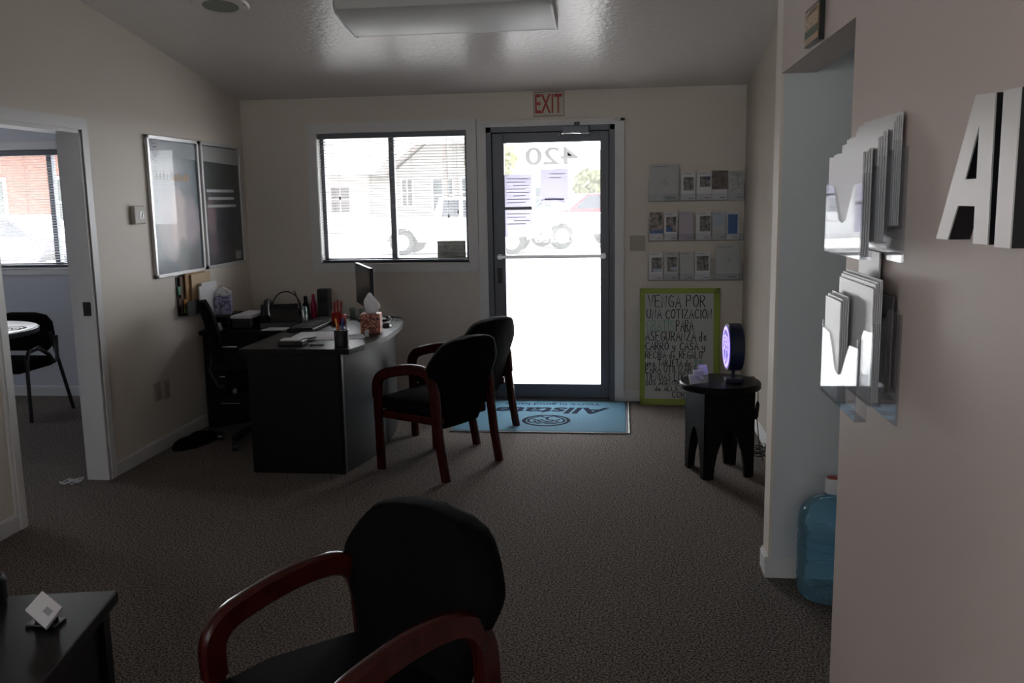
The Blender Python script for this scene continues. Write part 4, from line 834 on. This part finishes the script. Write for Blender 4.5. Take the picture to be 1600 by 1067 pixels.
# ------------------------------------------------------------------ hand-lettered board
STROKES = {
 'A': [[(0, 0), (.3, 1), (.6, 0)], [(.12, .38), (.5, .38)]], 'B': [[(0, 0), (0, 1), (.4, .95), (.45, .75), (.3, .55), (0, .52)], [(.3, .52), (.52, .35), (.45, .08), (0, 0)]],
 'C': [[(.55, .85), (.35, 1), (.1, .8), (0, .45), (.12, .12), (.35, 0), (.58, .15)]], 'D': [[(0, 0), (0, 1), (.4, .85), (.55, .5), (.4, .12), (0, 0)]], 'E': [[(.5, 1), (0, 1), (0, 0), (.52, 0)], [(0, .52), (.4, .52)]],
 'G': [[(.55, .85), (.3, 1), (.05, .75), (0, .4), (.15, .05), (.45, 0), (.58, .3), (.58, .42), (.32, .42)]], 'I': [[(.1, 1), (.1, 0)]], 'J': [[(.4, 1), (.4, .2), (.25, 0), (.05, .12)]],
 'L': [[(0, 1), (0, 0), (.48, 0)]], 'N': [[(0, 0), (0, 1), (.5, 0), (.5, 1)]], 'O': [[(.3, 1), (.05, .75), (0, .4), (.15, .05), (.35, 0), (.55, .25), (.58, .65), (.45, .93), (.3, 1)]],
 'P': [[(0, 0), (0, 1), (.42, .95), (.5, .75), (.38, .52), (0, .48)]], 'R': [[(0, 0), (0, 1), (.42, .95), (.5, .75), (.36, .52), (0, .48)], [(.2, .48), (.55, 0)]],
 'S': [[(.5, .85), (.3, 1), (.06, .85), (.1, .6), (.42, .42), (.5, .18), (.3, 0), (.02, .12)]], 'T': [[(0, 1), (.6, 1)], [(.3, 1), (.3, 0)]], 'U': [[(0, 1), (0, .25), (.2, 0), (.42, .1), (.52, .35), (.52, 1)]],
 'V': [[(0, 1), (.28, 0), (.58, 1)]], 'Z': [[(0, 1), (.52, 1), (0, 0), (.56, 0)]], 'd': [[(.4, .45), (.15, .5), (0, .25), (.15, 0), (.4, .15)], [(.42, 1), (.4, 0)]], 'e': [[(.02, .28), (.38, .3), (.3, .52), (.08, .48), (.02, .2), (.18, 0), (.42, .1)]],
 'y': [[(0, .5), (.1, .15), (.35, .2)], [(.42, .52), (.35, -.1), (.15, -.3), (0, -.2)]], 'u': [[(0, .5), (.03, .1), (.2, 0), (.38, .2), (.4, .5), (.42, 0)]], 'n': [[(0, 0), (0, .5)], [(0, .35), (.2, .52), (.36, .4), (.38, 0)]],
 'a': [[(.38, .45), (.12, .5), (0, .25), (.12, 0), (.38, .2), (.4, .5), (.42, 0)]], '1': [[(.05, .8), (.2, 1), (.2, 0)]], '0': [[(.25, 1), (.03, .7), (.05, .2), (.25, 0), (.45, .3), (.45, .75), (.25, 1)]], '5': [[(.5, 1), (.08, 1), (.05, .58), (.35, .6), (.48, .3), (.3, 0), (.02, .1)]],
 '$': [[(.5, .82), (.3, .95), (.06, .8), (.12, .58), (.42, .42), (.48, .2), (.3, .05), (.02, .15)], [(.28, 1.08), (.26, -.08)]]}
bw, bh = .60, .892; lean = math.asin((6.97-6.862)/bh)
t = thing('poster_board', 'green-bordered white board hand-lettered in Spanish leaning by the glass door', 'board', (.444, 6.86, 0))
MBd = Matrix.Translation((.144, 6.862, .002)) @ Matrix.Rotation(-lean, 4, 'X')       # local x right, z up along the board
b = MB(); b.box((0, 0, 0), (bw, .006, bh), MBd); build('panel', b, mat('board_white', (.47, .49, .49), .5), t)
b = MB(); f = .048
for q in (((0, -.0015, 0), (f*.8, 0, bh)), ((bw-f, -.0015, 0), (bw, 0, bh)), ((0, -.0015, 0), (bw, 0, f)), ((0, -.0015, bh-f*.85), (bw, 0, bh))): b.box(*q, MBd)
build('green_border', b, mat('lime_green', (.27, .36, .05), .55), t)
pxw, pxh = 1125-1000, 633-451
lines = [(488, 462, [('VENGA POR', 0, 1013, 1103)]), (498, 484, [('UNA COTIZACION', 0, 1011, 1113)]), (517, 500, [('GRATIS', 1, 1011, 1054), ('PARA', 0, 1057, 1084)]), (533, 518, [('ASEGURANZA', 0, 1009, 1088), ('de', 0, 1093, 1106)]), (547, 535, [('CARRO y CASA y', 0, 1009, 1104)]),
         (560, 549, [('RECIBA de REGALO', 0, 1009, 1098)]), (572, 562, [('una TARJETA de', 0, 1009, 1081), ('$10', 1, 1086, 1100)]), (582, 572, [('PARA UTILIZAR EN', 0, 1009, 1098)]), (594, 583, [('TIENDAS LOCALES', 0, 1009, 1098)]), (602, 595, [('SUS AGENTES', 0, 1009, 1070)]), (611, 604, [('de ALLS', 0, 1024, 1060)]), (621, 612, [('CORI', 0, 1051, 1075)]), (627, 622, [('JO', 0, 1063, 1072)])]
lines[0] = (480, 462, lines[0][2])
bl = MB(); bl.flat = True; M['gmark'] = mat('green_marker', (.16, .40, .30), .6)
ox = MBd @ Vector((0, -.0012, 0)); xd = Vector((1, 0, 0)); zd = (MBd.to_3x3() @ Vector((0, 0, 1)))
def write(mb, s, x0, x1, zb, h, wd):
    adv = [0.0]; 
    for ch_ in s: adv.append(adv[-1] + (.45 if ch_ == ' ' else (.35 if ch_ in 'I1' else .78)))
    sc_ = (x1-x0)/(adv[-1]-.15)
    for k, ch_ in enumerate(s):
        j = random.uniform(-.04, .04)
        for st in STROKES.get(ch_, []): mb.ribbon([(x0+(adv[k]+px_)*sc_, zb+(pz_+j)*h) for px_, pz_ in st], wd, ox, xd, zd)
for yb, yt, segs in lines:
    for s, g, xa, xb in segs:
        gr = MB(); gr.flat = True
        write(gr if g else bl, s, (xa-1000)/pxw*bw, (xb-1000)/pxw*bw, (633-yb)/pxh*bh, (yb-yt)/pxh*bh, (.0066 if yb < 560 else .0056))
        if g: build('green_lettering', gr, M['gmark'], t)
build('lettering', bl, M['ink'], t)

# ------------------------------------------------------------------ door mat
t = thing('door_mat', 'blue door mat with navy lettering before the glass door', 'mat', (-.555, 6.46, 0))
x0, x1, y0, y1 = -1.175, .062, 5.985, 6.955
b = MB(); b.box((x0, y0, .0005), (x1, y1, .007), bev=.002); build('rubber_border', b, mat('mat_rubber', (.09, .10, .11), .6), t)
b = MB(); b.box((x0+.02, y0+.02, .004), (x1-.028, y1-.02, .010), bev=.002); build('pile', b, mat('blue_pile', (.07, .16, .23), .95, spec=.08, noise=(120, (.105, .22, .30), .15), bump=(400, .5, .003)), t)
b = MB(); b.tube([(x1-.004, y0, .006), (x1-.004, y1, .006)], .004, 6); b.tube([(x0, y0+.003, .005), (x1, y0+.003, .005)], .0025, 6); build('pale_edging', b, mat('pale_edging', (.55, .54, .5), .5), t)
b = MB(); b.flat = True; up_, rt_ = Vector((0, -1, 0)), Vector((-1, 0, 0))
logo(b, (-.53, 6.30, .0106), .172, .165, rt_, up_, .018)
b.text('Allstate', (-.08, 6.71, .0106), rt_, up_, w=.86, h=.20, bold=.03, shear=.2)
b.text("You're in good hands", (-.15, 6.865, .0106), rt_, up_, w=.74, h=.085, bold=.01)
build('lettering', b, mat('navy_pile', (.006, .010, .028), .95, spec=.03), t)

# ------------------------------------------------------------------ round table with lit sign
TC = Vector((.562, 5.18, 0)); TZ = .535
t = thing('round_side_table', 'round black side table with arched legs near the alcove wall', 'table', TC)
b = MB(); b.lathe([(.205, TZ-.04), (.226, TZ-.036), (.228, TZ-.03), (.228, TZ-.008), (.222, TZ)], TC, 48); build('tabletop', b, M['blackwood'], t, smooth=35)
out = [(-.14, 0), (-.095, 0)] + [(-.088, .08), (-.074, .15), (-.05, .22), (-.025, .265), (0, .28), (.025, .265), (.05, .22), (.074, .15), (.088, .08)] + [(.095, 0), (.14, 0), (.14, TZ-.04), (-.14, TZ-.04)]
for k in range(4):
    a = math.radians(17.6+90*k); mx_ = Matrix.Translation(TC) @ Matrix.Rotation(a, 4, 'Z') @ Matrix.Translation((0, -.14, 0)) @ Matrix(((1, 0, 0, 0), (0, 0, 1, 0), (0, 1, 0, 0), (0, 0, 0, 1)))
    b = MB(); b.prism(out, -.011, .011, mx_); build('arched_side', b, M['blackwood'], t)
sn = Vector((-.995, -.06, 0)).normalized(); sd_ = Vector((-sn.y, sn.x, 0)); sc0 = Vector((.632, 5.16, .735))
t = thing('illuminated_sign', 'round lit purple sign on a stand upon the round table', 'sign', (.632, 5.16, TZ))
R4 = Matrix(((sn.x, sd_.x, 0, sc0.x), (sn.y, sd_.y, 0, sc0.y), (0, 0, 1, sc0.z), (0, 0, 0, 1)))
b = MB(); b.lathe([(.128, -.04), (.134, -.034), (.134, .034), (.128, .04)], (0, 0, 0), 40, 'x'); b.xf(R4); build('drum', b, mat('navy_plastic', (.006, .012, .045), .3), t, smooth=35)
b = MB(); b.lathe([(.122, .0405), (.122, .042)], (0, 0, 0), 40, 'x'); b.xf(R4); build('light_face', b, mat('violet_glow', (.1, .08, .3), .4, emit=((.10, .04, .55), .3)), t)
b = MB(); b.flat = True; logo(b, R4 @ Vector((.0435, 0, 0)), .115, .115, sd_, (0, 0, 1), .013); build('emblem', b, mat('white_glow', (.8, .8, .9), .4, emit=((.30, .20, 1.0), 1.2)), t)
b = MB(); b.tube([(.632, 5.16, TZ+.02), (.632, 5.16, .61)], .010, 10); build('stem', b, mat('navy_metal', (.012, .016, .05), .3), t)
b = MB(); b.box((.585, 5.10, TZ), (.68, 5.20, TZ+.024), bev=.005); build('base', b, MATS['navy_metal'], t)
b = MB(); b.tube([(.66, 5.20, TZ+.006), (.72, 5.26, TZ+.004), (.765, 5.29, TZ+.004), (.792, 5.30, TZ-.03), (.795, 5.30, .40), (.79, 5.30, .37)], .0028, 6); b.tube([(.79, 5.29, .29), (.80, 5.30, .2), (.815, 5.32, .09), (.84, 5.36, .02)], .0028, 6); build('cord', b, M['plastic'], t, smooth=60)
b = MB(); b.tube([(.793, 5.30, .39), (.792, 5.297, .37), (.782, 5.29, .30), (.78, 5.29, .285)], [.006, .013, .015, .008], 8); build('inline_switch', b, M['plastic'], t, smooth=60)
t = thing('power_adapter', 'black plug and coiled cord at the alcove wall beside the round table', 'adapter', (.88, 5.55, 0))
b = MB(); b.box((.865, 5.33, .30), (.912, 5.38, .40), bev=.008); build('plug', b, M['plastic'], t)
b = MB(); b.tube([(.88, 5.36, .30), (.875, 5.38, .2), (.865, 5.40, .1), (.85, 5.42, .03)] + [(.83+.05*math.cos(a)*(1-.02*a), 5.42+.05*math.sin(a), .02+.004*a) for a in [i*.5 for i in range(40)]], .004, 6); b.tube([(.89, 5.35, .40), (.885, 5.34, .44), (.9, 5.34, .46)], .003, 6); build('cord', b, M['plastic'], t, smooth=60)
t = thing('card_holder', 'clear tiered card holder on the round table', 'holder', (.445, 5.08, TZ))
for k in range(3):
    b = MB(); mk = Matrix.Translation((.415+.03*k, 5.06+.02*k, TZ)) @ Matrix.Rotation(.5, 4, 'Z') @ Matrix.Rotation(-.35, 4, 'X'); b.box((-.03, -.004, .002+.022*k), (.03, -.001, .05+.022*k), mk); b.box((-.03, .012, .002), (.03, .015, .07+.022*k), mk); b.box((-.03, -.004, .002+.022*k), (.03, .015, .005+.022*k), mk); build('tier', b, M['acryl'], t)
    b = MB(); b.box((-.027, .0, .006+.022*k), (.027, .011, .062+.022*k), mk); tag(build('business_cards', b, M['white']), f"white cards in the {['lowest', 'middle', 'highest'][k]} tier of the clear card holder on the round table", 'cards', 'cards in the tiered holder')

# ------------------------------------------------------------------ right wall: letters, holders, plaque, water bottle
YX = Matrix(((0, 0, 1, 0), (1, 0, 0, 0), (0, 1, 0, 0), (0, 0, 0, 1)))
def letter(label, outlines):
    t = thing('wall_letter', label, 'letter', (W, outlines[0][0][0], 1.498)); b = MB()
    for o in outlines: b.prism(o, W-.036, W-.0005, YX)
    build('letter_body', b, M['black'], t)
    b = MB()
    for o in outlines: b.prism(o, W-.0385, W-.0362, YX)
    build('letter_face', b, M['silver'], t)
letter('silver letter A with black edges on the mauve wall', [[(1.752, 1.498), (1.693, 1.499), (1.653, 1.5586), (1.625, 1.603), (1.578, 1.688), (1.575, 1.736), (1.600, 1.738)], [(1.578, 1.688), (1.575, 1.498), (1.514, 1.499), (1.520, 1.733), (1.575, 1.736)], [(1.653, 1.5586), (1.5755, 1.5586), (1.5755, 1.603), (1.625, 1.603)]])
letter('silver upright letter with black edges beside the letter A', [[(1.488, 1.497), (1.430, 1.498), (1.430, 1.731), (1.490, 1.732)]])
def holder(label, dz, dy, packs, short):
    t = thing('brochure_holder', label, 'holder', (W, 2.24, 1.43+dz), 'clear tiered holders on the wall'); y0, y1 = 2.065+dy, 2.415+dy
    b = MB(); b.box((W-.006, y0, 1.43+dz), (W-.001, y1, 1.68+dz)); build('back_plate', b, M['acryl'], t)
    for k, zb in ((0, 1.508), (1, 1.475), (2, 1.440)):
        xb = W-.008-.030*k; xf = xb-.026; zb += dz; zt = zb+.165
        b = MB(); mid = (y0+y1)/2; ov = [(y0, zb), (y1, zb), (y1, zt)] + [(y1-.07, zt-.004), (y1-.10, zt-.035), (mid+.035, zt-.085), (mid, zt-.092), (mid-.035, zt-.085), (y0+.10, zt-.035), (y0+.07, zt-.004)] + [(y0, zt)]
        b.prism(ov, xf, xf+.0025, YX); build('pocket_front', b, M['acryl'], t)
        b = MB(); b.box((xf, y0, zb-.002), (xb, y1, zb+.0015)); build('pocket_floor', b, M['acryl'], t)
        for yy_ in (y0, y1-.003): b = MB(); b.box((xf, yy_, zb), (xb, yy_+.003, zt+.02)); build('pocket_end', b, M['acryl'], t)
    for k, zb in ((0, 1.508), (1, 1.475), (2, 1.440)):
        xb = W-.008-.030*k
        for (ya, yb, h, n, mt, lb) in packs.get(k, []):
            for i in range(n):
                x = xb-.002-i*(.021/max(n, 4)); b = MB(); hh = h-.004*i+random.uniform(-.004, .004); tk = .021/max(n, 4)-.0012
                bend = .010*((i-n/2)/n)
                b.prism([(ya+dy, zb+dz+.003), (yb+dy, zb+dz+.003), (yb+dy, zb+dz+hh), (ya+dy, zb+dz+hh)], x-tk, x, YX)
                tag(build('brochure', b, M[mt]), lb, 'brochure', 'brochures in the '+short+' holder')
holder('upper clear tiered brochure holder on the mauve wall by the opening', 0, 0, {
    0: [(2.085, 2.40, .245, 5, 'white3', 'tall brochure in the innermost tier of the upper wall holder')],
    1: [(2.085, 2.41, .240, 4, 'white3', 'brochure in the middle tier of the upper wall holder')],
    2: [(2.085, 2.41, .243, 4, 'white3', 'brochure in the outermost tier of the upper wall holder')]} if M.setdefault('white3', mat('white_brochure', (.60, .61, .62), .28, spec=.5)) else {}, 'upper')
M['darkbro'] = mat('dark_brochure', (.10, .095, .10), .3)
holder('lower clear tiered brochure holder on the mauve wall by the opening', -.362, -.015, {
    0: [(2.10, 2.215, .21, 1, 'darkbro', 'dark brochure in the innermost tier of the lower wall holder'), (2.22, 2.40, .30, 1, 'white3', 'tall white sheet rising behind the lower wall holder')],
    1: [(2.085, 2.40, .28, 5, 'white3', 'brochure in the middle tier of the lower wall holder')],
    2: [(2.25, 2.41, .262, 4, 'white3', 'brochure in the outermost tier of the lower wall holder')]}, 'lower')
t = thing('membership_plaque', 'gold and green membership plaque above the wall opening', 'plaque', (W, 3.08, 2.05))
b = MB(); b.prism([(2.955, 2.045), (3.18, 2.052), (3.18, 2.168), (2.955, 2.165)], W-.016, W-.0005, YX); build('backing', b, M['black'], t)
b = MB(); b.box((W-.018, 2.966, 2.055), (W-.0162, 3.172, 2.158)); build('gold_plate', b, mat('gold_plate', (.40, .27, .14), .4, metal=.3), t)
b = MB(); b.box((W-.0186, 2.97, 2.075), (W-.0181, 3.168, 2.098)); build('green_band', b, mat('green_band', (.05, .09, .055), .5), t)
b = MB(); b.flat = True; b.text('NFIB', (W-.0188, 3.160, 2.102), (0, -1, 0), (0, 0, 1), w=.185, h=.034, bold=.02); build('lettering', b, mat('pale_gold', (.62, .48, .32), .5), t)
b = MB(); b.flat = True; b.text('NFIB', (W-.0188, 3.155, 2.104), (0, -1, 0), (0, 0, 1), w=.185, h=.034, bold=.0); b.xf(Matrix.Translation((-.0003, 0, 0)))
b = MB()
for i in range(3): b.box((W-.0188, 2.985, 2.143-.0*i+.004*i), (W-.0182, 3.15-.03*i, 2.1445+.004*i))
build('small_print', b, M['ink'], t)
t = thing('window_plaque', 'grey and white plaque standing in the corner of the main window', 'plaque', (-1.3, D+.065, 1.135))
b = MB(); b.box((-1.44, D+.060, 1.132), (-1.215, D+.066, 1.262)); build('plate', b, mat_sheet('plaque_grey', (.30, .30, .28), .35), t)
b = MB(); b.flat = True; b.text('NFIB', (-1.412, D+.0594, 1.185), (1, 0, 0), (0, 0, 1), w=.185, h=.048, bold=.03); build('lettering', b, mat_sheet('plaque_white', (.8, .8, .8), .6), t)
b = MB()
for i in range(3): b.box((-1.41, D+.0594, 1.148+.011*i), (-1.27, D+.0600, 1.152+.011*i))
build('small_print', b, M['ink'], t)

BC = Vector((.83, 3.545, 0)); R = .133
t = thing('water_bottle', 'large blue water bottle standing on the carpet inside the wall opening', 'bottle', BC)
pf = [(.06, 0), (.10, 0), (.120, .006), (.130, .03), (.131, .085), (.121, .092), (.121, .100), (.131, .107), (.132, .20), (.121, .207), (.121, .215), (.132, .222), (.132, .245), (.123, .25), (.129, .258), (.133, .275), (.130, .325), (.120, .358), (.095, .385), (.060, .400), (.040, .408), (.034, .418), (.031, .445)]
wb = bpy.data.materials.new('blue_polycarbonate'); wb.use_nodes = True; nt = wb.node_tree; nt.nodes.clear()
on = nt.nodes.new('ShaderNodeOutputMaterial'); m1 = nt.nodes.new('ShaderNodeMixShader'); m2 = nt.nodes.new('ShaderNodeMixShader'); tl = nt.nodes.new('ShaderNodeBsdfTransparent'); tl.inputs[0].default_value = (.62, .84, .95, 1)
df = nt.nodes.new('ShaderNodeBsdfDiffuse'); df.inputs[0].default_value = (.36, .76, 1.0, 1); gl_ = nt.nodes.new('ShaderNodeBsdfGlossy'); gl_.inputs['Roughness'].default_value = .06; lw = nt.nodes.new('ShaderNodeLayerWeight'); lw.inputs[0].default_value = .25
m1.inputs[0].default_value = .27; nt.links.new(tl.outputs[0], m1.inputs[1]); nt.links.new(df.outputs[0], m1.inputs[2]); nt.links.new(lw.outputs['Fresnel'], m2.inputs[0]); nt.links.new(m1.outputs[0], m2.inputs[1]); nt.links.new(gl_.outputs[0], m2.inputs[2]); nt.links.new(m2.outputs[0], on.inputs[0])
b = MB(); b.lathe(pf, BC, 48, cap=False); build('body', b, wb, t, smooth=50)
b = MB(); b.lathe([(.029, .42), (.0335, .425), (.0335, .475), (.031, .482)], BC, 24); cp0 = build('cap', b, M['white2'], t, smooth=40)
b = MB(); b.lathe([(.027, .4822), (.027, .4835)], BC, 24); build('red_seal', b, M['red'], cp0)

# ------------------------------------------------------------------ low black table, bottom corner
t = thing('low_table', 'low square black table with cards on it, cut by the picture edge', 'table', (-1.62, 2.02, 0)); TL = .50
A0 = Vector((-1.425, 2.292)); ev = Vector((-.999, .027)); fv = Vector((.20, -.98)).normalized(); ev = Vector((-fv.y, fv.x)); ev = ev if ev.x < 0 else -ev
q = [A0, A0+ev*.6, A0+ev*.6+fv*.6, A0+fv*.6]
b = MB(); b.prism([(p.x, p.y) for p in q], TL-.035, TL, bev=.003); build('tabletop', b, M['blackwood'], t)
for i, p in enumerate(q):
    cdir = (q[(i+2) % 4]-p).normalized(); a = p+cdir*.03; dv = [ev*.045, fv*.045]; sgn = [(1, 1), (-1, 1), (-1, -1), (1, -1)][i]
    pts = [a, a+dv[0]*sgn[0], a+dv[0]*sgn[0]+dv[1]*sgn[1], a+dv[1]*sgn[1]]; b = MB(); b.prism([(v.x, v.y) for v in pts], 0, TL-.035); build('leg', b, M['blackwood'], t)
b = MB(); ii = [p+(q[(i+2) % 4]-p).normalized()*.05 for i, p in enumerate(q)]; b.prism([(v.x, v.y) for v in ii], .12, TL-.035); build('shelf_box', b, M['blackwood'], t)
t = thing('card_holder', 'black card holder on the low square table', 'holder', (-1.50, 2.07, TL))
cq = [Vector(v) for v in ((-1.5235, 2.107, .5774), (-1.4538, 2.0817, .5469), (-1.4689, 2.029, .5135), (-1.5414, 2.057, .5464))]
cn = (cq[1]-cq[0]).cross(cq[3]-cq[0]).normalized(); cn = cn if cn.z > 0 else -cn
b = MB(); b.box((-1.545, 2.055, TL), (-1.46, 2.105, TL+.006), bev=.002)
lo = [v-cn*.0125 for v in cq]; mid = (lo[0]+lo[2])/2
vs = [b.bm.verts.new(v) for v in (lo[0].lerp(mid, .35), lo[1].lerp(mid, .35), lo[2].lerp(mid, .1), lo[3].lerp(mid, .35))]; gs = [b.bm.verts.new((v.co.x, v.co.y+.004, TL+.004)) for v in vs]
b.bm.faces.new(vs); b.bm.faces.new(gs[::-1])
for k in range(4): b.bm.faces.new((vs[k], gs[k], gs[(k+1) % 4], vs[(k+1) % 4]))
build('stand', b, M['plastic'], t)
b = MB(); up4 = [b.bm.verts.new(v) for v in cq]; dn4 = [b.bm.verts.new(v-cn*.011) for v in cq]; b.bm.faces.new(up4); b.bm.faces.new(dn4[::-1])
for k in range(4): b.bm.faces.new((up4[k], dn4[k], dn4[(k+1) % 4], up4[(k+1) % 4]))
o = tag(build('business_cards', b, M['white']), 'white cards tilted in the black holder on the low table', 'cards')
b = MB(); e1, e2 = (cq[1]-cq[0]), (cq[3]-cq[0]); p0 = cq[0]+cn*.0006
b.quad(p0+e1*.55+e2*.35, p0+e1*.85+e2*.35, p0+e1*.85+e2*.62, p0+e1*.55+e2*.62); build('print', b, mat('card_print', (.35, .37, .40), .6), o)
t = thing('candle_jar', 'dark round jar with a red spot at the edge of the low table', 'jar', (-1.735, 2.19, TL))
b = MB(); b.lathe([(.032, 0), (.038, .006), (.04, .06), (.034, .075), (.028, .075), (.03, .01)], (-1.735, 2.19, TL), 24); build('body', b, M['plastic'], t, smooth=45)
b = MB(); b.box((-1.72, 2.150, TL+.03), (-1.705, 2.156, TL+.042)); build('red_spot', b, M['red'], t)

# ------------------------------------------------------------------ ceiling: tube light and round fitting
sl = math.atan(.157)
CM = lambda x, y: Matrix.Translation((x, y, CZ(y))) @ Matrix.Rotation(-sl, 4, 'X')
t = thing('ceiling_light', 'unlit white wraparound tube light on the sloping ceiling', 'ceiling light', (-.96, 5.17, CZ(5.17)))
cm = CM(-.96, 5.235); hl = .59
b = MB(); b.prism([(-.10, 0), (.10, 0), (.10, -.03), (-.10, -.03)], -hl, hl, cm @ SIDE); build('housing', b, M['white2'], t)
b = MB(); lens = [(-.235, -.012), (-.235, -.05), (-.222, -.074), (-.19, -.086), (0, -.10), (.14, -.10), (.20, -.088), (.232, -.05), (.235, -.012)]
b.prism(lens + [(.23, -.010), (-.23, -.010)], -hl+.004, hl-.004, cm @ SIDE); build('diffuser', b, mat('acrylic_diffuser', (.62, .63, .62), .4), t, smooth=40)
for s in (-1, 1):
    b = MB(); b.prism([(p[0]*1.01, p[1]*1.03) for p in lens] + [(.235, 0), (-.235, 0)], s*hl-.006, s*hl+.006, cm @ SIDE); build('end_cap', b, M['white2'], t)
t = thing('ceiling_speaker', 'round grey ceiling fitting near the posters', 'ceiling fitting', (-2.22, 5.07, CZ(5.07))); cm = CM(-2.22, 5.06)
b = MB(); b.lathe([(.150, -.004), (.158, 0), (.150, -.010), (.10, -.014)], (0, 0, 0), 40, cap=False); b.xf(cm); build('ring', b, MATS['ceiling_paint'], t, smooth=40)
b = MB(); b.lathe([(.0, -.012), (.098, -.013)], (0, 0, 0), 32, cap=False); b.xf(cm); build('grille', b, mat('grey_grille', (.19, .20, .18), .7), t)
b = MB(); b.box((.135, -.02, -.012), (.145, .03, -.006), cm, bev=.002); build('clip', b, M['chrome'], t)

# ------------------------------------------------------------------ side office
t = thing('office_table', 'round white table with a printed emblem in the side office', 'table', (-4.60, 5.75, 0))
b = MB(); b.lathe([(.50, .70), (.515, .705), (.515, .735), (.505, .738)], (-4.60, 5.75, 0), 48); build('table_edge', b, M['plastic'], t, smooth=35)
b = MB(); b.lathe([(.503, .7385), (.503, .741)], (-4.60, 5.75, 0), 48); build('white_top', b, mat('white_laminate', (.62, .61, .64), .3), t)
b = MB(); b.flat = True; logo(b, (-4.28, 5.82, .7415), .13, .13, (1, 0, 0), (0, 1, 0), .016); build('emblem', b, M['ink'], t)
b = MB(); b.lathe([(.30, 0), (.30, .015), (.05, .04), (.04, .06), (.04, .70)], (-4.60, 5.75, 0), 24); build('pedestal', b, M['plastic_m'], t, smooth=40)
t = thing('office_chair', 'black padded armchair on thin metal legs in the side office', 'chair', (-4.62, 6.33, 0))
lg = M['plastic']
for (a, c) in (((-4.34, 6.08, 0), (-4.345, 6.10, .46)), ((-4.92, 6.08, 0), (-4.905, 6.10, .46)), ((-4.31, 6.56, 0), (-4.385, 6.46, .63)), ((-4.95, 6.57, 0), (-4.86, 6.46, .63))):
    b = MB(); b.tube([a, c], .014, 8); build('leg', b, lg, t, smooth=60)
for x in (-4.345, -4.90):
    b = MB(); b.tube([(x, 6.10, .46), (x, 6.13, .52), (x, 6.25, .535), (x, 6.36, .47), (x, 6.42, .40), (x, 6.46, .42), (x, 6.47, .60)], .016, 8); build('armrest', b, lg, t, smooth=60)
b = MB(); b.box((-4.86, 6.08, .36), (-4.39, 6.50, .44), bev=.03, seg=3); build('seat', b, M['fabric'], t, smooth=45)
b = MB(); pts = [(-.225, .52)] + [(-.245, .60), (-.235, .70), (-.19, .755), (-.1, .775), (.1, .775), (.19, .755), (.235, .70), (.245, .60), (.225, .52), (.18, .475), (-.18, .475)]
b.prism(pts, -.03, .03, Matrix.Translation((-4.62, 6.49, 0)) @ Matrix(((1, 0, 0, 0), (0, 0, 1, 0), (0, 1, 0, 0), (0, 0, 0, 1))), bev=.015); build('backrest', b, M['fabric'], t, smooth=45)
b = MB(); b.tube([(-3.16+.05*math.cos(a), 4.72+.045*math.sin(a*1.3), .004+.006*(i % 3)) for i, a in enumerate([k*.45 for k in range(34)])] + [(-3.11, 4.77, .02)], .003, 6); tag(build('white_cord', b, M['white2'], smooth=60), 'thin white cord coiled on the floor at the doorway jamb', 'cord')
